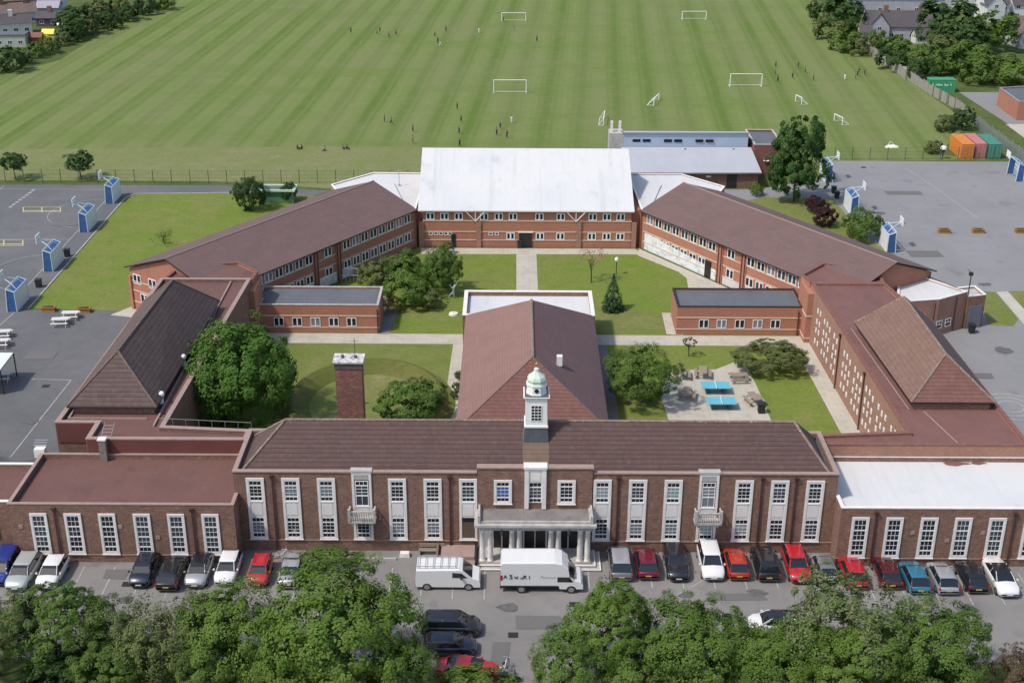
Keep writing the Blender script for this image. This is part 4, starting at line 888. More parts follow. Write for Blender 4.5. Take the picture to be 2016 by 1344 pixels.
def trunk_mesh(seed, h, r0, spread, top):
    r = random.Random(seed); mb = MB(); p = Vector((0, 0, -.1)); q = Vector((r.uniform(-.1, .1) * h, r.uniform(-.1, .1) * h, h))
    mb.tube(p, q, r0, 9, r0 * .7)
    for k in range(6):
        a = k * 1.05 + r.uniform(-.3, .3); st = q * (1 - .06 * k) if k else q
        e = st + Vector((math.cos(a) * spread * r.uniform(.6, 1), math.sin(a) * spread * r.uniform(.6, 1), (top - h) * r.uniform(.5, .95)))
        m_ = (st + e) / 2 + Vector((0, 0, .1 * (top - h))); mb.tube(st, m_, r0 * .45, 6, r0 * .28); mb.tube(m_, e, r0 * .28, 6, r0 * .08)
        for _ in range(2):
            e2 = m_ + Vector((r.uniform(-1, 1) * spread * .5, r.uniform(-1, 1) * spread * .5, (top - h) * r.uniform(.2, .5))); mb.tube(m_, e2, r0 * .16, 5, r0 * .04)
    me = mb.build('trunk', BARK); d = me.data; bpy.data.objects.remove(me); return d
BIG = [crown_mesh('big_crown', 11, [(0, 0, .0, 1, 1, .8), (.45, -.35, .12, .62, .6, .55), (-.5, .2, .1, .6, .6, .5), (.05, .5, .3, .55, .5, .5), (-.3, -.5, -.05, .55, .5, .5)], 360, 36000, .038, .20),
       crown_mesh('big_crown', 12, [(0, 0, .0, .92, .95, .85), (-.5, -.3, .15, .55, .6, .5), (.5, .1, -.05, .6, .55, .5), (0, .1, .5, .55, .5, .4)], 350, 36000, .038, .20),
       crown_mesh('big_crown', 13, [(0, 0, -.05, 1, .9, .7), (-.1, -.2, .42, .6, .55, .45), (.55, .3, .05, .5, .5, .5), (-.6, -.2, -.1, .5, .5, .45)], 330, 34000, .039, .19)]
SPARSE = crown_mesh('airy_crown', 14, [(0, 0, 0, 1, 1, .75), (.5, .2, .25, .55, .5, .5), (-.45, -.3, .15, .6, .5, .5)], 250, 14000, .044, .24, .3)
ROUND = crown_mesh('round_crown', 15, [(0, 0, 0, .97, .97, 1), (.25, -.3, .2, .7, .7, .7), (-.3, -.1, -.1, .72, .72, .75), (.1, .2, .35, .6, .6, .6)], 340, 26000, .05, .18)
MID = [crown_mesh('mid_crown', 16 + k, [(0, 0, 0, 1, 1, .85), (.4, -.3, .25, .55, .55, .5), (-.45, .2, .05, .6, .6, .5)], 130, 8500, .082, .26) for k in range(2)]
TALL = crown_mesh('tall_crown', 19, [(0, 0, -.45, .95, .92, .60), (.0, 0, .42, .80, .78, .58), (-.3, .1, -.05, .6, .6, .5), (.35, 0, .05, .55, .55, .4)], 260, 19000, .062, .22)
FAR = [crown_mesh('far_crown', 21 + k, [(0, 0, 0, 1, 1, .8), (.45, -.3, .25, .55, .55, .55), (-.45, .2, .1, .6, .6, .5)], 60, 2200, .15, .32) for k in range(3)]
def conifer_mesh():
    r = random.Random(5); v, f = [], []
    for k in range(1500):
        h = r.random() ** 1.3; R0 = (1 - h) * (.42 if int(h * 9) % 2 else .36) * r.uniform(.6, 1.05); a = r.uniform(0, 6.283)
        p = Vector((math.cos(a) * R0, math.sin(a) * R0, h)); t = Vector((math.cos(a), math.sin(a), -.5)).normalized(); b = t.cross(Vector((0, 0, 1))).normalized()
        s = .05 * r.uniform(.6, 1.3) * (1.2 - h * .6); o = len(v); v += [p - t * s * .4, p + b * s * .5, p + t * s * 1.2, p - b * s * .5]; f.append((o, o + 1, o + 2, o + 3))
    me = bpy.data.meshes.new('conifer_crown'); me.from_pydata([tuple(x) for x in v], [], f); me.materials.append(LEAF_CONIFER); return me
TRUNKS = [trunk_mesh(31, 1.0, .09, .55, 2.0), trunk_mesh(32, 1.0, .075, .5, 1.9)]
def tree(name, label, u, v, z, rad, cz, rz=0, zs=1.0, mesh=None, mat=LEAF, cat='tree', group=None, trunk=True, sxy=(1, 1), bark=None, ground=None, base_px=None):
    "crown centre seen at pixel (u, v) when it stands z above the ground"
    p = at(u, v, z) if ground is None else Vector(ground)
    T = thing(name, label, cat, (p.x, p.y, 0), group)
    c = bpy.data.objects.new('crown', mesh); col.objects.link(c); c.parent = T; c.location = (0, 0, z); c.rotation_euler.z = rz; c.scale = (rad * sxy[0], rad * sxy[1], rad * zs)
    if mat is not LEAF or True: c.material_slots[0].link = 'OBJECT'; c.material_slots[0].material = mat
    if trunk:
        t = bpy.data.objects.new('trunk', rnd.choice(TRUNKS)); col.objects.link(t); t.parent = T; h = max(.25, z * .55); k = min(1.6, .35 + rad * .3); t.scale = (k * 1.3, k * 1.3, (z + rad * .35) / 2.0)
        if bark: t.material_slots[0].link = 'OBJECT'; t.material_slots[0].material = bark
    return T
FT = 'trees along the front of the car park'
tree('broadleaf_tree', 'largest front tree, bright green crown left of the open car park lane', 668, 1254, 4.50, 5.0, 5, 2.6, .95, BIG[0], LEAF_BRIGHT, group=FT)
tree('broadleaf_tree', 'dark shaded lower tree tucked under the largest front tree beside the lane', 790, 1338, 2.76, 2.52, 5, 1.3, .9, BIG[1], LEAF, group=FT)
tree('broadleaf_tree', 'bright green rounded tree touching the largest front tree on its left', 462, 1244, 3.86, 3.48, 5, 2.3, .9, BIG[1], LEAF_BRIGHT, group=FT)
tree('broadleaf_tree', 'airy olive tree with thin brown twigs in front of the dark estate car', 335, 1258, 3.50, 3.10, 5, .5, .95, SPARSE, LEAF_OLIVE, group=FT)
tree('broadleaf_tree', 'spreading green tree below the two white cars at the left edge', 105, 1228, 3.50, 3.38, 5, 3.3, .8, BIG[2], LEAF, group=FT)
tree('broadleaf_tree', 'dark green tree cut by the left edge of the photo', -15, 1246, 3.50, 2.92, 5, 1.3, .9, BIG[0], LEAF_OLIVE, group=FT)
tree('broadleaf_tree', 'thin greyish twiggy tree between the two leftmost front trees and the olive one', 215, 1228, 3.13, 2.26, 5, 2.2, .9, SPARSE, LEAF_GREY, group=FT)
tree('broadleaf_tree', 'green tree overlapping the bonnet of the high white van', 1195, 1230, 4.05, 3.39, 5, .9, .85, BIG[2], LEAF_BRIGHT, group=FT)
tree('broadleaf_tree', 'darker tree on the right bank of the car park lane at the bottom', 1120, 1310, 3.31, 2.61, 5, 4.1, .85, BIG[1], LEAF, group=FT)
tree('broadleaf_tree', 'broad mid-green tree left of the half-hidden white car', 1370, 1272, 3.68, 3.66, 5, 2.6, .8, BIG[0], LEAF, group=FT)
tree('broadleaf_tree', 'low green tree directly in front of the half-hidden white car', 1515, 1312, 3.13, 3.00, 5, 5.1, .8, BIG[1], LEAF_BRIGHT, group=FT)
tree('broadleaf_tree', 'tall tree with pale greyish-green top right of the half-hidden white car', 1672, 1236, 4.42, 4.04, 5, 1.7, .95, SPARSE, LEAF_GREY, group=FT)
tree('broadleaf_tree', 'dense green tree beneath the pale-topped tree at the bottom right', 1700, 1304, 3.31, 3.76, 5, .2, .8, BIG[2], LEAF_BRIGHT, group=FT)
tree('broadleaf_tree', 'rounded green tree below the blue and silver cars on the right', 1835, 1276, 3.68, 3.48, 5, 3.0, .85, BIG[1], LEAF, group=FT)
tree('broadleaf_tree', 'small bronze-tinted tree at the bottom right corner', 2003, 1326, 2.76, 1.88, 5, 1.0, .9, SPARSE, leafm('leaf_bronze', (.085, .06, .04), (.13, .10, .06)), group=FT)
tree('broadleaf_tree', 'mid-green tree filling the gap between the olive tree and the bright rounded tree', 400, 1300, 2.6, 2.6, 5, 2.0, .8, BIG[2], LEAF, group=FT)
tree('broadleaf_tree', 'low tree under the thin greyish tree at the bottom left', 225, 1312, 2.0, 2.4, 5, 4.0, .8, BIG[0], LEAF, group=FT)
tree('broadleaf_tree', 'low tree at the foot of the largest front tree on its left side', 560, 1312, 2.6, 2.8, 5, 1.0, .8, BIG[1], LEAF_BRIGHT, group=FT)
tree('broadleaf_tree', 'low tree between the two leftmost crowns of the right-hand row', 1275, 1312, 2.6, 2.9, 5, 3.6, .8, BIG[2], LEAF, group=FT)
tree('broadleaf_tree', 'low tree behind the pale-topped tree next to the half-hidden white car', 1595, 1288, 3.0, 2.8, 5, 5.6, .8, BIG[1], LEAF_BRIGHT, group=FT)
tree('shrub', 'bright yellow-green bush at the bottom beside the red car', 935, 1352, 1.0, 1.9, 1, 0, .7, MID[0], LEAF_BRIGHT, 'bush', trunk=False, sxy=(1.4, .8))
tree('shrub', 'dark green bush low in the bottom left corner under the trees', 250, 1335, .9, 1.9, 1, .5, .7, MID[1], LEAF, 'bush', trunk=False)
tree('shrub', 'green bush growing against the front wall beside the largest tree', 655, 1098, .9, 1.2, 1, 0, .7, MID[0], LEAF, 'bush', trunk=False, sxy=(1.9, .8))
tree('round_tree', 'big round dark green tree in the left courtyard corner', 470, 742, 4.3, 5.0, 4, .4, .98, ROUND, leafm('leaf_deep', (.045, .110, .016), (.100, .185, .030)), group=None)
tree('small_tree', 'low spreading tree beside the free-standing brick chimney', 810, 790, 1.9, 3.0, 2, 1, .62, MID[0], LEAF, sxy=(1.15, .9))
tree('courtyard_tree', 'spreading tree with pale trunk beside the right wall of the hall', 1262, 738, 2.9, 3.3, 3, 2, .82, BIG[1], LEAF, sxy=(1.05, 1), bark=Mat('pale_bark', (.35, .30, .24), .9).m)
tree('courtyard_tree', 'flat-topped spreading tree beside the picnic tables and table tennis tables', 1518, 702, 1.7, 3.1, 2, 3, .52, BIG[2], LEAF_OLIVE, sxy=(1.15, .95))
BG = 'bushes clumped in the left courtyard'
for i, (u, v, z, rad, m, mt, zs, lb) in enumerate([
        (868, 532, 2.8, 2.3, BIG[0], LEAF, 1.3, 'tallest dark bush at the right end of the courtyard clump'),
        (800, 570, 1.9, 2.5, MID[0], LEAF_BRIGHT, .85, 'bright green bush at the front of the courtyard clump'),
        (795, 527, 2.0, 2.2, MID[1], LEAF, .9, 'middle dark green bush behind the bright one in the courtyard clump'),
        (738, 540, 1.6, 1.9, MID[0], LEAF_OLIVE, .9, 'olive bush at the left end of the courtyard clump'),
        (838, 586, 1.2, 1.6, MID[1], LEAF_OLIVE, .7, 'low yellowish bush beside the silver figure in the courtyard'),
        (768, 598, 1.0, 1.0, MID[0], leafm('leaf_yellow', (.20, .17, .04), (.28, .24, .07)), .9, 'small yellowish bush beside the left corridor building')]):
    tree('bush', lb, u, v, z, rad, 1, i, zs, m, mt, 'bush', BG, trunk=False)
p = at(1206, 610); T = thing('conifer', 'small dark conical conifer on the right courtyard lawn', 'tree', (p.x, p.y, 0))
c = bpy.data.objects.new('crown', conifer_mesh()); col.objects.link(c); c.parent = T; c.scale = (3.5, 3.5, 4.2); c.location.z = .2
MB().tube((0, 0, 0), (0, 0, 3.5), .09, 6, .03).build('trunk', BARK, T)
tree('blossom_tree', 'slim tree with sparse pink blossom by the top of the right courtyard lawn', 1166, 503, 3.4, 1.5, 3, 0, .7, crown_mesh('blossom_crown', 41, [(0, 0, 0, 1, 1, 1)], 30, 420, .12, .3), LEAF_PINK, bark=BARK)
tree('palm_like_plant', 'small dark spiky plant on a thin stem near the cross path', 1358, 672, 1.7, .75, 1, 0, .7, crown_mesh('spiky_crown', 42, [(0, 0, 0, 1, 1, .6)], 18, 260, .25, .4), LEAF_DARK, 'plant')
SG = 'young trees along the field fence'
tree('young_tree', 'small dark tree nearest the left edge by the field fence', 26, 319, 2.6, 1.75, 3, 1, .85, MID[0], LEAF_DARK, group=SG)
tree('young_tree', 'small round-headed dark tree behind the netball goal at the far left', 156, 318, 2.6, 2.0, 3, 2, .75, MID[1], LEAF_DARK, group=SG)
tree('bare_shrub', 'nearly leafless brownish shrub on the left lawn above the wing roof', 322, 462, 1.2, 1.3, 1, 0, 1, crown_mesh('twiggy_crown', 43, [(0, 0, 0, 1, 1, 1)], 40, 520, .09, .3, .5), LEAF_OLIVE, 'shrub')
tree('evergreen_tree', 'dark upright evergreen in front of the pale green shelter', 491, 383, 2.2, 2.1, 2, 0, 1.2, BIG[1], LEAF_DARK)
tree('evergreen_tree', 'smaller dark evergreen at the right end of the pale green shelter', 567, 377, 1.4, 1.4, 2, 1, 1.1, BIG[2], LEAF_DARK)
tree('tall_tree', 'tall dark tree with visible trunk between sports hall and right playground', 1572, 304, 6.8, 4.1, 7, .5, 1.28, TALL, leafm('leaf_tall', (.035, .085, .018), (.07, .13, .03)))
tree('small_shrub', 'small yellow-green shrub near the sports hall door', 1490, 373, .9, .95, 1, 0, 1, MID[0], LEAF_BRIGHT, 'shrub', trunk=False)
PG = 'purple-leaved bushes on the east lawn'
tree('purple_bush', 'smaller purple-leaved bush nearer the tall tree', 1606, 403, 1.1, 1.25, 1, 0, 1.0, MID[0], LEAF_PURPLE, 'bush', PG, trunk=False)
tree('purple_bush', 'larger purple-leaved bush partly behind the right wing roof', 1625, 426, 1.3, 1.6, 1, 2, .95, MID[1], LEAF_PURPLE, 'bush', PG, trunk=False)
tree('round_bush', 'round green bush between the white goal units by the right playground', 1700, 443, 1.9, 2.3, 2, 0, .95, MID[0], LEAF, 'bush', trunk=False)
tree('small_shrub', 'creeper bush against the wall beside the terrace door on the left', 880, 487, .8, .8, 1, 1, .9, MID[1], LEAF_OLIVE, 'shrub', trunk=False)
tree('small_shrub', 'scrubby bush behind the orange container', 1862, 243, 1.0, 1.9, 1, 1, .8, MID[0], LEAF_OLIVE, 'shrub', trunk=False, sxy=(1.6, .8))
tree('small_tree', 'dark little tree at the bend of the wooden fence', 1897, 232, 2.0, 1.9, 1, 1, .9, MID[1], LEAF_DARK)
tree('small_shrub', 'low scrub in front of the orange container by the playground fence', 1838, 290, .8, 1.5, 1, 1, .7, MID[1], LEAF_OLIVE, 'shrub', trunk=False, sxy=(1.3, .8))
HG = 'hedgerow trees behind the houses'
r2 = random.Random(3)
hed = [(1655, 30, 6, 6.5, LEAF_DARK, 'dark tree left of the white-gabled house by the field edge'),
       (1622, 24, 3.5, 4.5, LEAF_OLIVE, 'pale hedge tree at the far right corner of the field'),
       (1640, 62, 2.5, 4.2, LEAF_OLIVE, 'low hedge bush on the field edge below the dark corner tree'),
       (1665, 82, 2.5, 4.0, LEAF, 'hedge bush on the field edge left of the cream extension'),
       (1695, 92, 2.2, 3.3, LEAF_OLIVE, 'small hedge bush at the top end of the wooden fence'),
       (1722, 78, 2.2, 3.0, LEAF, 'bush in front of the cream extension'),
       (1760, 92, 2.2, 3.4, LEAF, 'garden bush under the middle of the long pale terrace'),
       (1795, 110, 3.0, 4.2, LEAF, 'leafy bush behind the upper wooden fence'),
       (1760, 118, 2.6, 3.6, LEAF_DARK, 'dark shrubbery just behind the upper wooden fence'),
       (1832, 120, 3.2, 4.6, LEAF, 'bushy tree above and left of the green container'),
       (1815, 138, 2.5, 3.2, LEAF_DARK, 'dark bush touching the left end of the green container'),
       (1850, 98, 3.5, 4.5, LEAF_OLIVE, 'lighter tree between the big dark tree and the green container'),
       (1872, 50, 7.5, 8.0, LEAF_DARK, 'biggest dark tree right of the long pale terrace'),
       (1905, 75, 5.5, 5.5, LEAF_DARK, 'dark tree on the lower right flank of the biggest dark tree'),
       (1958, 60, 5.5, 6.0, LEAF, 'green tree left of the house at the right edge'),
       (1880, 120, 3.2, 4.6, LEAF, 'round bush above and right of the green container'),
       (1915, 112, 3.2, 4.6, LEAF_BRIGHT, 'bright bush in the middle of the scrub on the right'),
       (1930, 140, 3.0, 4.6, LEAF, 'wide bush behind the orange brick hut'),
       (1968, 138, 3.0, 4.6, LEAF_BRIGHT, 'bright bush directly above the orange brick hut'),
       (2005, 145, 3.0, 4.0, LEAF, 'bush at the right edge above the orange brick hut')]
for u, v, z, rad, mt, lb in hed:
    tree('hedge_tree', lb, u, v, z * .78, rad * .80, 3, r2.uniform(0, 6), .85, r2.choice(FAR), mt, 'tree', HG, trunk=False)
HL = 'hedgerow along the left edge of the field'
for i, (u, v, z, rad, mt, lb) in enumerate([
        (18, 118, 3.2, 4.8, LEAF_DARK, 'dark tree at the left edge below the pale flat-roofed house'),
        (45, 112, 2.0, 3.0, LEAF_GREY, 'greyish hedge bush right of the leftmost dark tree'),
        (68, 100, 2.0, 3.0, LEAF, 'green hedge bush below the rust and yellow sheds'),
        (95, 92, 2.0, 3.2, LEAF, 'rounded hedge bush right below the yellow play frame'),
        (122, 78, 1.8, 2.9, LEAF_GREY, 'thin greyish hedge bush right of the yellow play frame'),
        (148, 42, 4.5, 6.2, LEAF_DARK, 'largest tree in the left hedgerow, dark and rounded'),
        (140, 66, 2.4, 4.0, LEAF_DARK, 'dark bush at the foot of the largest left hedgerow tree'),
        (172, 52, 2.4, 3.8, LEAF_GREY, 'pale-flecked bush on the field side of the largest hedgerow tree'),
        (188, 24, 3.5, 5.0, LEAF_OLIVE, 'olive tree above the pale-flecked hedgerow bush'),
        (214, 42, 2.4, 4.2, LEAF_DARK, 'dark bush midway up the left field edge'),
        (232, 18, 3.2, 4.8, LEAF_OLIVE, 'olive tree near the top of the left field edge'),
        (255, 26, 2.4, 4.2, LEAF_DARK, 'dark bush near the top of the left field edge'),
        (285, 12, 2.8, 4.4, LEAF_DARK, 'last dark bush at the top end of the left hedgerow'),
        (318, 3, 2.8, 4.4, LEAF, 'small green bush where the left hedgerow meets the top edge')]):
    tree('hedge_tree', lb, u, v, z * .7, rad * .66, 3, i, .85, FAR[i % 3], mt, 'tree', HL, trunk=False)

# ------------------------------------------------------------------ vehicles
def carpaint(name, c, metal=.0): return Mat(name, c, .32, metal, .5, coat=1.0).m
def car_mesh_body(L, W, H, bon, boot, hb=.98, nose=.72):
    mb = MB(); h = L / 2
    st = [(-h, .80, hb * .62, .42), (-h + .04, .90, hb * .9, .30), (-h + .22, .97, hb * .985, .2), (-h + .8, 1, hb * 1.02, .18), (-.2, 1, hb, .18), (h - bon - .1, 1, hb * .99, .18),
          (h - bon * .5, .985, hb * .95, .18), (h - .3, .94, nose + .13, .19), (h - .07, .82, nose, .26), (h, .70, nose * .82, .38)]
    rings = []
    for x, w, zt, zb in st:
        w *= W / 2; rings.append([(x, -w * .86, zb), (x, -w, zb + .16), (x, -w * 1.0, zt * .72), (x, -w * .955, zt - .06), (x, -w * .80, zt + .012), (x, 0, zt + .04), (x, w * .80, zt + .012), (x, w * .955, zt - .06), (x, w, zt * .72), (x, w, zb + .16), (x, w * .86, zb)])
    n = 11; pts = [p for r in rings for p in r]
    f = [[k * n + i, k * n + (i + 1) % n, (k + 1) * n + (i + 1) % n, (k + 1) * n + i] for k in range(len(st) - 1) for i in range(n)]
    f += [list(reversed(range(n))), [(len(st) - 1) * n + i for i in range(n)]]
    return mb.add(pts, f)
STY = {'hatch': (4.0, 1.80, 1.46, .88, .06, .62, .82), 'suv': (4.5, 1.92, 1.68, .98, .06, .5, .74), 'estate': (4.55, 1.86, 1.48, 1.05, .05, .55, .88), 'saloon': (4.55, 1.84, 1.42, 1.08, .62, .85, .95), 'mini': (3.65, 1.72, 1.46, .75, .06, .42, .7), 'mpv': (4.5, 1.88, 1.7, .62, .06, .42, .95)}
def car(u, v, heading, style, paint, label, roof=None, group='cars parked in front of the school', px_mode='front', ypos=None):
    L, W, H, bon, boot, rr, wr = STY[style]
    p = at(u, v, 0)
    if px_mode == 'front': p = p + Vector((0, L / 2 + .08, 0))
    T = thing('parked_car', label, 'car', (p.x, p.y, .012), group, heading)
    T.scale = (.94, .91, .90)
    h = L / 2; hb = .98 if style in ('hatch', 'saloon', 'mini', 'estate') else 1.06
    xb, xf = -h + boot + .04, h - bon; rb, rf = xb + rr, xf - wr; wb, wt = W * .46, W * .355
    def lay(x0, x1, w, z): return [(x0, -w * .93, z), (x0 + .06, -w, z), (x1 - .12, -w, z), (x1, -w * .88, z), (x1, w * .88, z), (x1 - .12, w, z), (x0 + .06, w, z), (x0, w * .93, z)]
    mb = MB(); l0, l1, l2 = lay(xb, xf, wb, hb - .03), lay((xb * .35 + rb * .65) - .05, (xf * .3 + rf * .7) + .04, (wb * .35 + wt * .65) + .02, hb + (H - hb) * .72), lay(rb, rf, wt, H - .03)
    mb.add(l0 + l1 + l2, [[k * 8 + i, k * 8 + (i + 1) % 8, (k + 1) * 8 + (i + 1) % 8, (k + 1) * 8 + i] for k in range(2) for i in range(8)])
    mb.build('windows', CARGLASS, T)
    rp = MB(); r0, r1, r2 = lay(rb - .05, rf + .05, wt + .035, H - .05), lay(rb + .05, rf - .06, wt - .04, H), lay(rb + .35, rf - .3, wt - .3, H + .035); rp.add(r0 + r1 + r2, [[k * 8 + i, k * 8 + (i + 1) % 8, (k + 1) * 8 + (i + 1) % 8, (k + 1) * 8 + i] for k in range(2) for i in range(8)] + [[16 + i for i in range(8)]])
    rp.build('roof', roof or paint, T, smooth=True)
    mb = car_mesh_body(L, W, H, bon, boot, hb)
    for s in (-1, 1):
        mb.tube((xf, s * wb * .9, hb - .02), l1[3] if s < 0 else l1[4], .035, 5); mb.tube(l1[3] if s < 0 else l1[4], (rf, s * wt * .9, H - .03), .035, 5)
        mb.tube((xb + .02, s * wb * .95, hb - .02), (rb, s * wt * .95, H - .03), .05, 5); xm = (rb + rf) / 2; mb.tube((xm, s * wb, hb - .02), (xm, s * (wt + .01), H - .04), .035, 5)
    mb.build('body', paint, T, smooth=True)
    wh = MB().tube((0, -.1, 0), (0, .1, 0), .32, 16); w0 = None
    for sx in (-1, 1):
        for sy in (-1, 1):
            x = sx * (h - .78); y = sy * (W / 2 - .09)
            w_ = MB().tube((x, y - .1, .32), (x, y + .1, .32), .32, 14).build('wheel', TYRE, T); MB().tube((x, y + sy * .09, .32), (x, y + sy * .112, .32), .2, 12).build('rim', ALLOY, w_)
    for s in (-1, 1):
        MB().add([(h - .10, s * W * .26, .62), (h - .26, s * W * .45, .60), (h - .42, s * W * .465, .80), (h - .22, s * W * .29, .82)], [[0, 1, 2, 3]]).add([(h - .07, s * W * .25, .60), (h - .23, s * W * .46, .58), (h - .40, s * W * .475, .79), (h - .17, s * W * .28, .835)], [[0, 1, 2, 3]]).build('headlight', LAMPGLASS, T)
        MB().box(-h - .012, s * W * .44 - .07, .72, -h + .12, s * W * .44 + .05, .9).build('tail_light', REDLAMP, T)
        MB().box(xf - .32, s * (W / 2 + .08) - .09, .96, xf - .18, s * (W / 2 + .08) + .05, 1.08).build('mirror', paint, T)
    MB().box(h - .02, -.24, .42, h + .02, .24, .51).build('front_plate', PLATE, T); MB().box(-h - .03, -.24, .57, -h + .01, .24, .66).build('rear_plate', PLATE_Y, T)
    MB().add([(h - .045, -.4, .5), (h - .045, .4, .5), (h - .0, .34, .6), (h, -.34, .6)], [[0, 1, 2, 3]]).box(h - .06, -W * .3, .24, h + .012, W * .3, .36).build('grille', BLACK_PLASTIC, T)
    return T
P_BLACK = carpaint('black_paint', (.012, .013, .016)); P_WHITE = carpaint('white_car_paint', (.72, .72, .71)); P_RED = carpaint('red_paint', (.42, .012, .02)); P_MAR = carpaint('maroon_paint_metallic', (.16, .008, .03), .2)
P_SILV = carpaint('silver_paint', (.42, .43, .45), .4); P_GREY = carpaint('grey_paint', (.22, .23, .245), .4); P_BLUE = carpaint('teal_blue_paint', (.035, .20, .30), .3); P_ORG = carpaint('orange_red_paint', (.40, .030, .012))
P_DKBLUE = carpaint('deep_blue_paint', (.012, .03, .22), .1); P_DKRED = carpaint('dark_red_paint', (.10, .008, .012), .2); P_PALE = carpaint('pale_green_silver_paint', (.46, .50, .46), .3); P_NAVY = carpaint('navy_paint', (.018, .022, .04), .2)
FR, RE = -math.pi / 2, math.pi / 2      # nose to the camera / nose to the wall
car(1224, 1152, RE, 'suv', P_GREY, 'grey car parked first to the right of the pillared porch', P_SILV)
car(1277, 1149, RE, 'hatch', P_MAR, 'maroon hatchback between the grey car and a black one, right of the porch')
car(1337, 1152, FR, 'estate', P_BLACK, 'black car with bright headlights between the maroon and white cars')
car(1406, 1151, FR, 'suv', P_WHITE, 'white estate facing out, left of the orange-red car')
car(1456, 1150, RE, 'hatch', P_ORG, 'orange-red hatchback with dark rear window beside the white estate')
car(1515, 1153, RE, 'suv', P_BLACK, 'black car between the orange-red hatchback and the bright red car')
car(1578, 1156, FR, 'estate', P_RED, 'bright red car facing out under the last window of the main block')
car(1631, 1156, RE, 'mini', P_SILV, 'small silver car beside the bright red car', P_GREY)
car(1690, 1168, RE, 'hatch', P_RED, 'red hatchback partly hidden by leaves, right of the small silver car')
car(1757, 1168, RE, 'hatch', P_DKRED, 'dark red car half hidden behind the pale-topped tree')
car(1813, 1178, RE, 'hatch', P_BLUE, 'teal blue hatchback left of the silver one at the right wing')
car(1869, 1179, RE, 'hatch', P_SILV, 'silver hatchback between the teal blue and dark grey cars')
car(1927, 1176, RE, 'hatch', P_BLACK, 'dark car second from the right edge')
car(1989, 1184, FR, 'saloon', P_WHITE, 'white car with black roof at the right edge', P_BLACK)
car(-10, 1160, FR, 'mpv', P_DKBLUE, 'deep blue van-like car cut by the left edge')
car(28, 1171, FR, 'estate', P_PALE, 'pale silver estate next to the deep blue car')
car(88, 1168, FR, 'hatch', P_WHITE, 'white car second in from the pale estate on the left')
car(272, 1164, FR, 'hatch', P_NAVY, 'navy car left of the big dark estate')
car(326, 1172, RE, 'estate', P_BLACK, 'black estate between the navy car and the black-roofed silver car')
car(382, 1165, FR, 'hatch', P_SILV, 'silver car with black roof on the left side', P_BLACK)
car(440, 1160, FR, 'hatch', P_WHITE, 'white hatchback left of the red-roofed orange car')
car(505, 1163, FR, 'mini', P_ORG, 'orange car with bright red roof left of the silver saloon', P_RED)
car(566, 1167, RE, 'saloon', P_SILV, 'silver saloon nearest the largest front tree')
CG = 'cars in the middle row of the car park'
car(888, 1243, 0, 'suv', P_BLACK, 'large black car parked nearest the white van across the lane', None, CG, 'mid')
car(885, 1282, 0, 'hatch', P_NAVY, 'dark hatchback squeezed between the large black car and the red car', None, CG, 'mid')
car(920, 1330, -.12, 'saloon', P_RED, 'red car at the bottom beside the bicycles', None, CG, 'mid')
car(1524, 1238, math.pi, 'hatch', P_WHITE, 'white car half hidden behind the front trees on the right', P_BLACK, CG, 'mid')
car(205, 1285, 0, 'suv', P_BLACK, 'dark car almost hidden under the front trees on the left', None, CG, 'mid')

def van(u, v, L, W, prof, label, name, rack=False, marks=False, hi=False):
    p = at(u, v, 0); T = thing(name, label, 'van', (p.x, p.y, .012), None, 0); h = L / 2; T.scale = (1, .95, .90)
    mb = MB(); n = len(prof)
    zmax = max(q[1] for q in prof)
    def layer(y, k): return [(x - h, y, z if z < .9 else .9 + (z - .9) * k) for x, z in prof]
    ys = [(-W / 2, .955), (-W / 2 + .05, .985), (-W / 2 + .2, 1.0), (W / 2 - .2, 1.0), (W / 2 - .05, .985), (W / 2, .955)]
    pts = [q for y, k in ys for q in layer(y, k)]
    f = [[a * n + i, a * n + (i + 1) % n, (a + 1) * n + (i + 1) % n, (a + 1) * n + i] for a in range(5) for i in range(n)] + [list(reversed(range(n))), [5 * n + i for i in range(n)]]
    mb.add(pts, f).build('body', P_WHITE, T)
    return T, h
# small van with roof rack, nose to the right
prof = [(0, .35), (0, 1.2), (.08, 1.95), (3.25, 2.0), (3.5, 1.9), (4.2, 1.18), (4.72, .98), (4.82, .7), (4.82, .32)]
T, h = van(883, 1148, 4.82, 1.95, prof, 'small white van with roof rack parked left of the porch', 'small_van')
W = 1.95
MB().add([(3.53 - h, -.8, 1.88), (4.20 - h, -.86, 1.20), (4.20 - h, .86, 1.20), (3.53 - h, .8, 1.88)], [[0, 1, 2, 3]]).build('windscreen', CARGLASS, T).location.z = .03
for s in (-1, 1): MB().add([(2.75 - h, s * (W / 2 + .006), 1.25), (3.9 - h, s * (W / 2 + .006), 1.22), (3.45 - h, s * (W / 2 + .006), 1.68), (2.75 - h, s * (W / 2 + .006), 1.74)], [[0, 1, 2, 3]]).build('side_window', CARGLASS, T)
for x in (.85, 3.95):
    for s in (-1, 1):
        w_ = MB().tube((x - h, s * .88 - .11, .34), (x - h, s * .88 + .11, .34), .34, 14).build('wheel', TYRE, T); MB().tube((x - h, s * .99, .34), (x - h, s * 1.005, .34), .22, 12).build('rim', ALLOY, w_)
mb = MB()
for y in (-.75, .75): mb.tube((.15 - h, y, 2.2), (3.1 - h, y, 2.2), .035, 5)
for k in range(6): mb.tube((.2 - h + k * .56, -.78, 2.17), (.2 - h + k * .56, .78, 2.17), .03, 5); mb.tube((.2 - h + k * .56, -.75, 1.95), (.2 - h + k * .56, -.75, 2.2), .025, 5); mb.tube((.2 - h + k * .56, .75, 1.95), (.2 - h + k * .56, .75, 2.2), .025, 5)
mb.build('roof_rack', GALV, T)
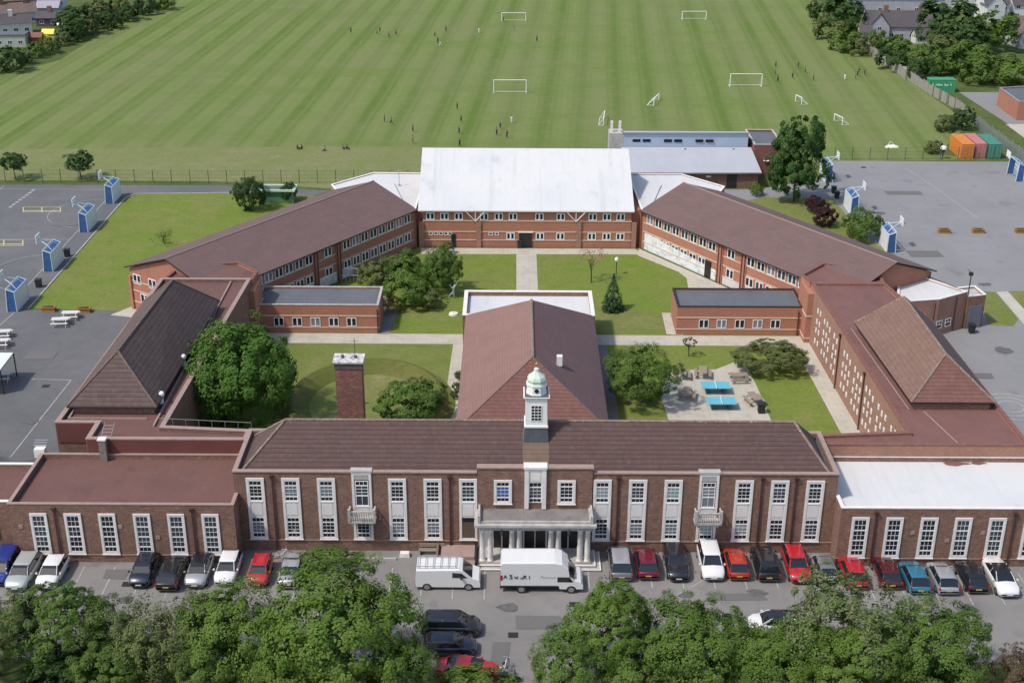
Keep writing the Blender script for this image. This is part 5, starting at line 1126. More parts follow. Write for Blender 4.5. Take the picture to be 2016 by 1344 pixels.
MB().box(h - .04, -.9, .3, h + .06, .9, .55).box(-h - .03, -.95, .3, -h + .1, .95, .5).build('bumper', BLACK_PLASTIC, T)
for s in (-1, 1): MB().add([(h - .03, s * .6, .75), (h - .12, s * .93, .75), (h - .35, s * .95, 1.02), (h - .2, s * .6, .98)], [[0, 1, 2, 3]]).build('headlight', LAMPGLASS, T).location = (.04, s * .02, .02)
MB().box(3.35 - h, -1.2, 1.2, 3.5 - h, -1.0, 1.42).build('mirror', BLACK_PLASTIC, T)
# high box van
prof = [(0, .75), (0, 2.75), (.12, 2.95), (4.0, 2.98), (4.55, 2.85), (5.0, 2.4), (5.08, 1.78), (5.08, 1.62), (5.5, 1.22), (5.95, 1.08), (6.12, .8), (6.12, .42), (4.4, .42), (4.3, .75)]
T, h = van(1066, 1152, 6.12, 2.15, prof, 'high white box van with dark markings parked in front of the porch', 'box_van')
W = 2.15
MB().add([(5.02 - h, -.95, 2.1), (5.5 - h, -.98, 1.28), (5.5 - h, .98, 1.28), (5.02 - h, .95, 2.1)], [[0, 1, 2, 3]]).build('windscreen', CARGLASS, T).location = (.09, 0, .03)
for s in (-1, 1): MB().add([(4.2 - h, s * (W / 2 + .006), 1.1), (5.4 - h, s * (W / 2 + .006), 1.1), (5.1 - h, s * (W / 2 + .006), 1.6), (4.2 - h, s * (W / 2 + .006), 1.6)], [[0, 1, 2, 3]]).build('side_window', CARGLASS, T)
for x in (1.55, 5.25):
    for s in (-1, 1):
        w_ = MB().tube((x - h, s * .96 - .13, .37), (x - h, s * .96 + .13, .37), .37, 14).build('wheel', TYRE, T); MB().tube((x - h, s * 1.09, .37), (x - h, s * 1.105, .37), .22, 12).build('rim', ALLOY, w_)
MB().box(-h, -.95, .45, 4.3 - h, .95, .74).build('chassis', BLACK_PLASTIC, T)
MB().box(-h - .04, -1.0, .4, -h + .1, 1.0, .62).build('rear_bumper', BLACK_PLASTIC, T)
MB().box(-h - .01, -W / 2 - .01, 1.25, -h + .16, -W / 2 + .06, 1.75).box(-h - .01, W / 2 - .06, 1.25, -h + .16, W / 2 + .01, 1.75).build('tail_light', REDLAMP, T)
# dark lettering and pale grey lettering along the side (shapes as they read in the photograph)
def strokes(mb, segs, x0, z0, s, y, w=.05):
    for a, b in segs: mb.tube((x0 + a[0] * s, y, z0 + a[1] * s), (x0 + b[0] * s, y, z0 + b[1] * s), w * .5, 4)
GL = {'A': [((0, 0), (.3, .8)), ((.3, .8), (.6, 0)), ((.15, .3), (.45, .3))], '3': [((0, .8), (.5, .8)), ((.5, .8), (.2, .45)), ((.2, .45), (.55, .3)), ((.55, .3), (.5, 0)), ((.5, 0), (0, 0))],
      'W': [((0, .5), (.15, 0)), ((.15, 0), (.3, .4)), ((.3, .4), (.45, 0)), ((.45, 0), (.6, .5))], 'L': [((0, 0), (.6, 0)), ((.3, .3), (.6, .35))], 'R': [((0, 0), (0, .7)), ((0, .7), (.4, .6)), ((.4, .6), (0, .35)), ((0, .35), (.5, 0))],
      'I': [((0, -.1), (0, .7))], 'o': [((0, 0), (.3, 0)), ((.3, 0), (.3, .3)), ((.3, .3), (0, .3)), ((0, .3), (0, 0))], 's': [((.3, .4), (0, .35)), ((0, .35), (.3, .1)), ((.3, .1), (0, 0))]}
x = .22 - h; DL = Mat('dark_lettering', (.03, .03, .05), .5).m
for g in ('A', '3', 'W', 'L', 'R', 'I'): mb = MB(); strokes(mb, GL[g], x, 1.45, .42, -W / 2 - .008, .07); x += .40 if g != 'L' else .30; mb.build('letter', DL, T)
x = 2.95 - h; GL_ = Mat('grey_lettering', (.35, .38, .4), .5).m
for g in ('A', 'o', 's', 'o', 'o', 's'): mb = MB(); strokes(mb, GL[g], x, 1.5, .36, -W / 2 - .008, .035); x += .2; mb.build('letter', GL_, T)
# ------------------------------------------------------------------ fences and walls outside
def post_fence(name, label, pts, h, step, mat, rail=4):
    T = thing(name, label, 'fence', (*pts[0][:2], 0), absolute=True); post = []; mb = MB(); k = 0
    for a, b in zip(pts[:-1], pts[1:]):
        a, b = Vector((a[0], a[1], 0)), Vector((b[0], b[1], 0)); n = max(1, int((b - a).length / step))
        for i in range(n):
            q = a + (b - a) * i / n
            if not post: o = MB().box(-.045, -.045, 0, .045, .045, h + .1).build('post', mat, T, off=Vector((0, 0, 1e-9))); o.location = rel(T, q); post.append(o)
            elif k < 95: inst(post[0], T, rel(T, q))
            k += 1
        for j in range(rail): z = .15 + (h - .2) * j / (rail - 1); mb.tube(a + Vector((0, 0, z)), b + Vector((0, 0, z)), .014, 4)
        d = (b - a); m_ = int(d.length / .45)
        for i in range(m_): q = a + d * i / m_; mb.tube(q + Vector((0, 0, .1)), q + Vector((0, 0, h)), .007, 3, caps=False)
    mb.build('mesh_panel', mat, T); return T
FM = Mat('fence_green_metal', (.09, .11, .08), .6).m
post_fence('mesh_fence', 'long green mesh fence along the near edge of the field on the left', [(-110, 95.4), (-46, 95.8), (-14.5, 96.2)], 1.9, 2.6, FM)
post_fence('mesh_fence', 'green mesh fence behind the right playground in front of the field', [(44.8, 109.2), (75, 110.2)], 1.9, 2.6, FM)
def board_fence(label, pts, h, mat, name='wooden_fence', gap=False):
    T = thing(name, label, 'fence', (*pts[0][:2], 0), absolute=True); mb, pm = MB(), MB()
    for a, b in zip(pts[:-1], pts[1:]):
        a, b = Vector((a[0], a[1], 0)), Vector((b[0], b[1], 0)); d = b - a; n = int(d.length / 2.4); u_ = d.normalized()
        for i in range(n):
            q = a + d * (i + .5) / n; hh = h + .12 * math.sin(i * 2.7)
            if not gap: mb.obox(q, u_, 1.15, .03, .05, hh)
            else:
                for k in range(9): qq = q + u_ * (k - 4) * .27; mb.obox(qq, u_, .05, .02, .05, hh)
                mb.obox(q, u_, 1.2, .03, h * .75, h * .75 + .06)
            MB().obox(a + d * i / n, u_, .07, .07, 0, hh + .15).build('post', mat, T)
    mb.build('boards', mat, T); return T
board_fence('weathered grey wooden fence running along the right edge of the field', [at(1698, 98), at(1740, 128), at(1790, 160), at(1835, 190), at(1880, 215), at(1905, 236)], 1.9, WOOD_GREY)
board_fence('pale palisade fence on the right from the fence bend past the green container', [at(1915, 246), at(1950, 274), at(1990, 304), at(2040, 342)], 2.0, GALV, 'palisade_fence', True)

# ------------------------------------------------------------------ goals on the field
def goal(label, pL, pR, h, mat=WHITE_PAINT, depth=1.4, net=False, group='football goals on the field'):
    c = (pL + pR) / 2; T = thing('football_goal', label, 'goal', (c.x, c.y, .01), group); a, b = pL - c, pR - c; z = Vector((0, 0, h)); d = (b - a).normalized(); n = Vector((-d.y, d.x, 0)) * depth
    r = .075
    MB().tube(a, a + z, r, 6).tube(b, b + z, r, 6).tube(a + z, b + z, r, 6).build('frame', mat, T)
    mb = MB().tube(a + z, a + n, r * .5, 5).tube(b + z, b + n, r * .5, 5).tube(a + n, b + n, r * .5, 5).tube(a, a + n, r * .5, 5).tube(b, b + n, r * .5, 5)
    if net:
        for k in range(9): q = a + (b - a) * k / 8; mb.tube(q + z, q + n, .012, 3)
    mb.build('net_support', mat, T); return T
goal('far white goal left of centre at the top of the field', at(988, 42), at(1035, 42), 1.9)
goal('far white goal right of centre at the top of the field', at(1343, 39), at(1390, 39), 1.9)
goal('near white goal in the middle of the field', at(972, 184), at(1036, 184), 2.45)
goal('near white goal on the right of the field', at(1437, 171), at(1499, 171), 2.4)
goal('small white goal seen side on between the two near goals', at(1287, 208), at(1297, 196), 1.1, depth=1.2, net=True)
goal('small slanted white goal above the tall tree', at(1566, 200), at(1578, 206), 1.2, depth=1.3, net=True)
goal('small slanted white goal nearest the right fence', at(1642, 238), at(1658, 246), 1.2, depth=1.3, net=True)
goal('narrow white goal standing side on left of the sports hall', at(1188, 247), at(1190, 232), 1.2, depth=.8, net=True)

# ------------------------------------------------------------------ multi-sport goal units on the playgrounds
BLUEP = Mat('blue_panel', (.03, .09, .24), .5).noise(2, .45, .7, (.05, .16, .33), .6).m
PALEB = Mat('pale_blue_frame', (.50, .62, .74), .45).m
PANELW = Mat('white_panel', (.72, .75, .76), .5).noise(1, .4, .7, (.6, .65, .68), .6).m
def sport_unit(label, x, y, face, group='multi-sport goal units beside the playgrounds'):
    "face: +1 opening towards +x, -1 towards -x"
    T = thing('sports_goal_unit', label, 'sports goal', (x, y, 0.01), group); s = face
    HW, H, D = 1.95, 2.7, .95
    for yy in (-HW, HW): MB().tube((s * D * .1, yy - .03, H * .02), (s * D * .1, yy + .03, H * .02), .02, 4).add([(s * D, yy, 0), (0, yy, 0), (-s * .1, yy, H * .88), (s * D * .8, yy, H), (s * D, yy + .05, 0), (0, yy + .05, 0), (-s * .1, yy + .05, H * .88), (s * D * .8, yy + .05, H)], [[0, 1, 2, 3], [4, 7, 6, 5], [0, 4, 5, 1], [1, 5, 6, 2], [2, 6, 7, 3], [3, 7, 4, 0]]).build('side_panel', BLUEP, T)
    MB().add([(-s * .02, -HW + .1, .03), (-s * .02, HW - .1, .03), (-s * .12, HW - .1, H * .86), (-s * .12, -HW + .1, H * .86)], [[0, 1, 2, 3]]).add([(-s * .14, -HW + .1, H * .86), (-s * .14, HW - .1, H * .86), (-s * .2, HW - .1, .03), (-s * .2, -HW + .1, .03)], [[0, 1, 2, 3]]).build('back_panel', PANELW, T)
    f = MB()
    for yy in (-HW, HW): f.tube((s * D, yy, 0), (s * D * .8, yy, H), .06, 6).tube((s * D * .8, yy, H), (-s * .12, yy, H * .87), .06, 6).tube((-s * .16, yy, 0), (-s * .12, yy, H * .87), .06, 6)
    f.tube((s * D * .8, -HW, H), (s * D * .8, HW, H), .07, 6).tube((-s * .12, -HW, H * .87), (-s * .12, HW, H * .87), .07, 6)
    for yy in (-.8, .8): f.tube((-s * .12, yy * 1.4, H * .87), (s * D * .55, yy, H + .25), .05, 5).tube((s * D * .55, yy, H + .25), (s * (D + .9), 0, H + .75), .05, 5)
    f.build('frame', PALEB, T)
    MB().box(min(s * (D + .85), s * (D + .93)), -.75, H + .35, max(s * (D + .85), s * (D + .93)), .75, H + 1.35).build('backboard', WHITE_PAINT, T)
    MB().add([(-s * .1, -HW + .3, H * .9), (-s * .1, HW - .3, H * .9), (s * D * .5, HW - .3, H * .99), (s * D * .5, -HW + .3, H * .99)], [[0, 1, 2, 3]]).build('top_panel', BLUEP, T)
    mb = MB(); q = [(s * (D + 1.2) + .23 * math.cos(a * .785), .23 * math.sin(a * .785), H + .55) for a in range(9)]
    for a, b in zip(q[:-1], q[1:]): mb.tube(a, b, .02, 4)
    mb.build('hoop', PIPE, T); return T
for i, (v, lb) in enumerate(((388, 'farthest'), (442, 'second farthest'), (512, 'second nearest'), (590, 'nearest'))):
    y = at(236 - i * 60, (400, 456, 533, 612)[i]).y + 1.6
    sport_unit('%s of the four blue and white goal units left of the lawn' % lb, -57.2, y, -1)
sport_unit('white goal unit half hidden behind the tall tree', at(1618, 352).x + .2, at(1618, 352).y, 1)
sport_unit('white goal unit just above the round green bush', at(1672, 418).x, at(1672, 418).y + .8, 1)
sport_unit('white goal unit between the round bush and the right wing roof', at(1742, 490).x, at(1742, 490).y + .5, 1)
sport_unit('blue-legged white goal unit at the far right edge of the playground', at(2003, 350).x, at(2003, 350).y, -1)

# ------------------------------------------------------------------ street furniture
def bin_(label, p, mat=BLACK_PLASTIC, h=1.0, w=.32, cat='litter bin', group=None):
    T = thing('litter_bin', label, cat, (p.x, p.y, 0.01), group)
    MB().add([(-w * .85, -w * .85, 0), (w * .85, -w * .85, 0), (w * .85, w * .85, 0), (-w * .85, w * .85, 0), (-w, -w, h * .85), (w, -w, h * .85), (w, w, h * .85), (-w, w, h * .85)], [[0, 3, 2, 1], [4, 5, 6, 7], [0, 1, 5, 4], [1, 2, 6, 5], [2, 3, 7, 6], [3, 0, 4, 7]]).build('body', mat, T)
    MB().box(-w * 1.05, -w * 1.05, h * .88, w * 1.05, w * 1.05, h).tube((-w * .5, 0, h * .8), (-w * .5, 0, h * .95), .05, 5).build('lid', mat, T); return T
bin_('black bin on the left playground edge, farther of two', at(133, 505)); bin_('black bin on the left playground edge, nearer of two', at(77, 565))
bin_('dark bin by the corner of the right playground, farther of two', at(1641, 380)); bin_('dark bin by the corner of the right playground, nearer of two', at(1647, 390))
bin_('dark bin by the drainpipe of the right corridor building', at(1562, 655), w=.35); bin_('dark bin beside the right-hand picnic bench on the patio', at(1498, 812), w=.34)
bin_('dark bin by the terrace door of the central block', at(1023, 488), w=.3)
def picnic(label, p, rz, top, frame, group):
    T = thing('picnic_table', label, 'picnic table', (p.x, p.y, 0.03), group, rz)
    mb = MB()
    for k in range(5): mb.box(-.9, -.38 + k * .155, .72, .9, -.38 + k * .155 + .135, .77)
    mb.build('table_top', top, T)
    for s in (-1, 1): MB().box(-.9, s * .72 - .14, .43, .9, s * .72 - .01, .47).box(-.9, s * .72 + .01, .43, .9, s * .72 + .14, .47).build('bench', top, T)
    for x in (-.65, .65): MB().tube((x, -.3, .7), (x, -.75, 0), .045, 5).tube((x, .3, .7), (x, .75, 0), .045, 5).tube((x, -.8, .4), (x, .8, .4), .04, 5).build('leg', frame, T)
    return T
WT = Mat('white_table_top', (.66, .64, .60), .5).m
PGW = 'white picnic tables on the left playground'
for u, v, lb in ((120, 640, 'white picnic table nearest the left building, front of a pair'), (140, 627, 'white picnic table beside the right timber planter'), (6, 664, 'upper white picnic table cut by the left edge'), (2, 682, 'white picnic table just above the canopy'), (6, 748, 'white picnic table under the edge of the canopy')):
    picnic(lb, at(u, v), .08, WT, GALV, PGW)
PGB = 'wooden picnic tables on the patio'
for u, v, rz, lb in ((1383, 741, 1.45, 'wooden picnic table at the top of the patio, centre'), (1342, 743, 1.5, 'wooden picnic table at the top left of the patio, partly under the tree'), (1352, 783, 1.35, 'wooden picnic table left of the nearer blue table'), (1453, 750, .05, 'wide wooden picnic table beside the flat-topped tree'), (1484, 793, 1.85, 'wooden picnic table at the right edge of the patio')):
    picnic(lb, at(u, v), rz, WOOD, WOOD, PGB)
TTB = Mat('turquoise_table', (.12, .42, .52), .35).m; TTD = Mat('dark_table_base', (.03, .10, .14), .6).m
for u, v, lb in ((1408, 772, 'farther of two turquoise table tennis tables'), (1419, 803, 'nearer of two turquoise table tennis tables')):
    p = at(u, v); T = thing('table_tennis_table', lb, 'table tennis table', (p.x, p.y, .03), 'table tennis tables on the patio', .0)
    MB().box(-1.37, -.76, .72, -.012, .76, .78).box(.012, -.76, .72, 1.37, .76, .78).build('table_top', TTB, T)
    MB().box(-.012, -.85, .76, .012, .85, .93).build('net', WHITE_PAINT, T)
    for x in (-.8, .8): MB().box(x - .15, -.5, 0, x + .15, .5, .72).build('leg', TTD, T)
def planter(label, p, group, plant=LEAF_DARK):
    T = thing('planter', label, 'planter', (p.x, p.y, .01), group)
    MB().box(-.75, -.4, 0, .75, .4, .12).box(-.7, -.35, .12, .7, .35, .45).box(-.78, -.43, .45, .78, -.33, .52).box(-.78, .33, .45, .78, .43, .52).box(-.78, -.33, .45, -.68, .33, .52).box(.68, -.33, .45, .78, .33, .52).build('box', Mat('timber_orange', (.32, .15, .05), .8).m, T)
    MB().lathe([(.6, .46), (.45, .55), (.1, .6)], 0, 0, 10, sy=.5).build('soil', plant, T); return T
planter('left of two timber planters at the edge of the left lawn', at(97, 612), 'timber planters'); planter('right of two timber planters at the edge of the left lawn', at(166, 614), 'timber planters')
for u, lb in ((1858, 'leftmost'), (1925, 'middle'), (2009, 'rightmost')): planter('%s of three dark planters on the right playground' % lb, at(u, 458), 'dark planters on the right playground')
# canopy at the left edge
T = thing('canopy', 'pale flat canopy on dark posts at the left edge of the playground', 'canopy', tuple(at(0, 752)), absolute=True)
q = [at(-90, 745, 2.6), at(0, 728, 2.6), at(26, 694, 2.6), at(-50, 694, 2.6)]
MB().poly(q).build('roof', PANELW, T); MB().poly([v - Vector((0, 0, .12)) for v in q]).build('underside', GALV, T)
for a in q[:3]: MB().tube((a.x, a.y, 0), (a.x, a.y, 2.55), .07, 6).build('post', DARK_METAL, T)
# silver leaping figure sculpture
p = at(893, 619); T = thing('figure_sculpture', 'slender silver leaping figure on a thin pole above the courtyard lawn', 'sculpture', (p.x, p.y, .01), None)
MB().lathe([(.55, 0), (.5, .18), (.1, .2)], 0, 0, 12).build('base', STONE, T); MB().tube((0, 0, .15), (0, 0, 1.9), .035, 6).build('pole', GALV, T)
def skin_obj(name, joints, edges, radii, mat, parent, levels=1):
    me = bpy.data.meshes.new(name); me.from_pydata([tuple(j) for j in joints], edges, []); o = bpy.data.objects.new(name, me); col.objects.link(o)
    m = o.modifiers.new('skin', 'SKIN'); sl = me.skin_vertices[0].data
    for i, r_ in enumerate(radii): sl[i].radius = (r_, r_); sl[i].use_root = (i == 0)
    s = o.modifiers.new('sub', 'SUBSURF'); s.levels = levels; s.render_levels = levels
    dg = bpy.context.evaluated_depsgraph_get(); ev = o.evaluated_get(dg); nm = bpy.data.meshes.new_from_object(ev); o.modifiers.clear(); o.data = nm
    nm.materials.clear(); nm.materials.append(mat)
    for pl in nm.polygons: pl.use_smooth = True
    o.parent = parent; return o
skin_obj('figure', [(0, 0, 2.6), (.05, 0, 3.0), (.1, 0, 3.25), (.14, 0, 3.42), (.16, 0, 3.6), (.3, 0, 3.5), (.55, 0, 4.0), (-.15, 0, 3.1), (-.35, 0, 3.55), (.12, 0, 2.2), (0, 0, 1.85), (-.3, 0, 2.4), (-.55, 0, 2.05)],
         [(0, 1), (1, 2), (2, 3), (3, 4), (2, 5), (5, 6), (2, 7), (7, 8), (0, 9), (9, 10), (0, 11), (11, 12)], [.13, .12, .13, .06, .11, .06, .035, .06, .035, .08, .045, .08, .045], GALV, T)
# lamp posts
p = at(1213, 541); T = thing('lamp_post', 'white globe lamp post on the far right courtyard lawn', 'lamp post', (p.x, p.y, .01))
MB().tube((0, 0, 0), (0, 0, 1.7), .05, 6).build('pole', DARK_METAL, T); MB().lathe([(.05, 1.65), (.2, 1.75), (.26, 1.95), (.2, 2.15), (.05, 2.25)], 0, 0, 10).build('lantern', WHITE_PAINT, T)
p = at(1905, 578, 4.1); T = thing('floodlight', 'dark floodlight on a short pole above the annex roof', 'floodlight', (p.x, p.y - .2, 0))
MB().tube((0, 0, 3.9), (0, 0, 6.3), .06, 6).build('pole', DARK_METAL, T); MB().box(-.25, -.2, 6.3, .15, .1, 6.65).tube((0, 0, 6.6), (-.45, 0, 7.0), .03, 5).build('lamp_head', DARK_METAL, T)
# shelter
p = at(548, 396); T = thing('garden_shelter', 'pale green shelter between the two dark evergreens', 'shelter', (p.x, p.y, .01))
LG = Mat('pale_green_paint', (.42, .58, .46), .6).m
MB().box(-2.3, -1.1, 0, 2.3, 1.1, 1.75).build('body', Mat('green_panel', (.10, .22, .12), .6).m, T); MB().box(-2.6, -1.4, 1.75, 2.6, -1.0, 2.0).box(-2.6, 1.0, 1.75, 2.6, 1.4, 2.0).box(-2.6, -1.0, 1.75, -2.2, 1.0, 2.0).box(2.2, -1.0, 1.75, 2.6, 1.0, 2.0).build('roof_rim', LG, T); MB().box(-2.2, -1.0, 1.75, 2.2, 1.0, 1.86).build('roof', FELT_GREY, T)
# blue pressings, benches and post sign on the terrace
T = thing('equipment_frame', 'white lattice frame standing by the end of the left angled wing', 'frame', tuple(at(688, 556)))
mb = MB()
for k in range(5): mb.tube((-.9 + k * .45, 0, 0), (-.6 + k * .4, .2, 1.7), .04, 5)
mb.tube((-.9, 0, .9), (1.1, 0, .9), .04, 5).tube((-.6, .2, 1.7), (1.0, .2, 1.7), .04, 5); mb.build('lattice', GALV, T)
# tree guard / low shrubs by the hall
for k, (u, v) in enumerate(((905, 738), (900, 760), (897, 775))): tree('planted_shrub', ('top', 'middle', 'bottom')[k] + ' of three small shrubs against the left wall of the hall', u, v, .5, .5, 1, k, .8, MID[0], LEAF_DARK, 'shrub', 'shrubs against the hall', trunk=False)

# ------------------------------------------------------------------ bicycles
def bicycle(label, p, rz, paint):
    T = thing('bicycle', label, 'bicycle', (p.x, p.y, .02), None, rz)
    for x in (-.52, .52):
        mb = MB(); q = [(x + .33 * math.cos(a * math.pi / 8), 0, .34 + .33 * math.sin(a * math.pi / 8)) for a in range(17)]
        for a, b in zip(q[:-1], q[1:]): mb.tube(a, b, .02, 4, caps=False)
        for a in range(0, 16, 2): mb.tube((x, 0, .34), q[a], .005, 3, caps=False)
        mb.build('wheel', BLACK_PLASTIC, T)
    MB().tube((-.52, 0, .34), (-.12, 0, .34), .02, 5).tube((-.12, 0, .34), (-.2, 0, .85), .02, 5).tube((-.12, 0, .34), (.36, 0, .8), .02, 5).tube((-.18, 0, .8), (.36, 0, .82), .02, 5).tube((-.52, 0, .34), (-.2, 0, .82), .015, 5).tube((.52, 0, .34), (.36, 0, .95), .02, 5).build('frame', paint, T)
    MB().box(-.34, -.07, .86, -.08, .07, .92).build('saddle', BLACK_PLASTIC, T); MB().tube((.34, -.28, 1.0), (.34, .28, 1.0), .018, 5).tube((.36, 0, .9), (.34, 0, 1.0), .018, 5).build('handlebar', GALV, T); return T
bicycle('white bicycle leaning by the wall behind the silver saloon', at(556, 1099), .1, P_WHITE)
bicycle('bicycle standing in the lane beside the red car at the bottom', at(994, 1322), 1.2, P_WHITE)
T = thing('motor_scooter', 'dark scooter at the bottom beside the bicycle', 'scooter', tuple(at(1003, 1342)), None)
MB().tube((-.5, -.06, .25), (-.5, .06, .25), .25, 12).build('wheel', TYRE, T); MB().tube((.5, -.06, .25), (.5, .06, .25), .25, 12).build('wheel', TYRE, T); MB().add([(-.6, -.14, .4), (.1, -.14, .3), (.1, .14, .3), (-.6, .14, .4), (-.65, -.12, .75), (-.1, -.12, .78), (-.1, .12, .78), (-.65, .12, .75)], [[0, 3, 2, 1], [4, 5, 6, 7], [0, 1, 5, 4], [1, 2, 6, 5], [2, 3, 7, 6], [3, 0, 4, 7]]).tube((.5, 0, .3), (.35, 0, 1.0), .04, 6).tube((.35, -.3, 1.0), (.35, .3, 1.0), .02, 5).box(.3, -.2, .4, .36, .2, .85).build('body', P_BLACK, T)
T = thing('scooter_rider_sack', 'cream sack beside the bicycle at the bottom', 'sack', tuple(at(982, 1325)))
MB().lathe([(.2, 0), (.32, .15), (.26, .45), (.1, .55)], 0, 0, 10, sy=.8).build('sack', STONE, T)
T = thing('stone_block', 'pale stone block on the ground left of the white van', 'block', tuple(at(797, 1094)))
MB().add([(-.4, -.25, 0), (.4, -.25, 0), (.38, .25, 0), (-.4, .25, 0), (-.36, -.2, .35), (.36, -.22, .38), (.33, .2, .36), (-.34, .2, .35)], [[0, 3, 2, 1], [4, 5, 6, 7], [0, 1, 5, 4], [1, 2, 6, 5], [2, 3, 7, 6], [3, 0, 4, 7]]).build('block', STONE, T)
T = thing('bench', 'slatted bench against the wall left of the side steps', 'bench', tuple(at(850, 1090)), None)
MB().box(-1, -.2, .4, 1, -.05, .45).box(-1, .0, .4, 1, .15, .45).build('seat', WOOD, T); MB().box(-1, .2, .55, 1, .25, .85).build('backrest', WOOD, T)
for x in (-.85, .85): MB().box(x - .04, -.2, 0, x + .04, .22, .4).build('leg', DARK_METAL, T)

# ------------------------------------------------------------------ containers and hut on the right
def container(label, x, y, L, W, H, mat, group, rz=0, marks=False, name='shipping_container'):
    T = thing(name, label, 'container', (x, y, 0), group, rz)
    mb = MB(); n = int(L / .28)
    pts = [(-W / 2, 0)]
    prof = []
    for k in range(n): yy = L * k / n; dd = .035 if k % 2 else 0; prof += [(dd, yy), (dd, yy + L / n * .8)]
    poly = [(W / 2 - a, b) for a, b in prof] + [(-W / 2 + a, b) for a, b in reversed(prof)]
    mb.prism(poly, .12, H - .06).build('body', mat, T)
    MB().box(-W / 2 - .02, -.03, H - .06, W / 2 + .02, L + .03, H).box(-W / 2 - .02, -.03, 0, W / 2 + .02, L + .03, .12).build('frame', mat, T)
    for s in (0, 1): MB().box(-W / 2 + .06 + s * (W / 2 - .04), -.06, .2, -.03 + s * (W / 2 - .03), -.02, H - .15).build('door', mat, T)
    mb = MB()
    for x_ in (-.9, -.3, .3, .9): mb.tube((x_, -.09, .2), (x_, -.09, H - .15), .02, 5)
    mb.build('lock_bar', GALV, T); return T
def cm(n, c): return Mat(n, c, .55).noise(1.2, .5, .7, tuple(x * .7 for x in c), .6, detail=6).m
CGp = 'containers beside the right playground'
p = at(1903, 313)
container('orange container nearest the playground corner', p.x, p.y, 6.0, 1.9, 2.35, cm('orange_container', (.62, .20, .03)), CGp)
container('pink-topped container between the orange and green ones', p.x + 2.1, p.y + .3, 6.0, 1.7, 2.35, cm('pink_container', (.50, .17, .16)), CGp)
container('dark green container against the palisade fence', p.x + 4.2, p.y, 6.0, 2.0, 2.35, cm('green_container', (.05, .22, .15)), CGp)
p = at(1848, 180)
T = container('bright green container with pale lettering beyond the wooden fence', p.x + 2.6, p.y, 4.8, 2.2, 2.4, cm('bright_green_container', (.05, .30, .14)), None, math.pi / 2)
PGL = Mat('pale_green_letters', (.4, .7, .5), .6).m
for k, w in enumerate((.22, .5, .22, .5, .45, .2, .3)): MB().box(-1.14, .75 + k * .55, 1.25, -1.105, .75 + k * .55 + w, 1.25 + (.3 if k % 2 else .42)).build('letter', PGL, T)
T = thing('storage_hut', 'orange brick hut with flat grey roof at the right edge', 'hut', tuple(at(2000, 238)), absolute=True)
q = [at(2000, 237), at(1962, 208), at(1962, 208) + Vector((9, 2.2, 0)), at(2000, 237) + Vector((9, .2, 0))]
flat_block(T, q, 3.0, 3.2, NEW_BRICK, FELT_GREY, GALV, w=.25)
sheet('hut_forecourt', [at(1888, 182), at(1965, 182), at(2200, 182), at(2200, 245), at(2016, 262), at(1985, 245)], TARMAC_PALE, .02)
sheet('pale_slab', [at(1980, 245), at(2050, 245), at(2080, 285), at(2022, 276)], PAVING, .034)
T = thing('small_shed', 'small grey shed behind the wooden fence left of the green container', 'shed', tuple(at(1798, 158)), absolute=True)
p = at(1798, 158); flat_block(T, [(p.x - 1.6, p.y), (p.x + 1.6, p.y), (p.x + 1.6, p.y + 2.5), (p.x - 1.6, p.y + 2.5)], 1.9, 2.0, WOOD_GREY, STONE_GREY, STONE_GREY, w=.15)
MB().box(p.x - .5, p.y - .04, 0, p.x + .4, p.y - .005, 1.6).build('door', WOOD, T)

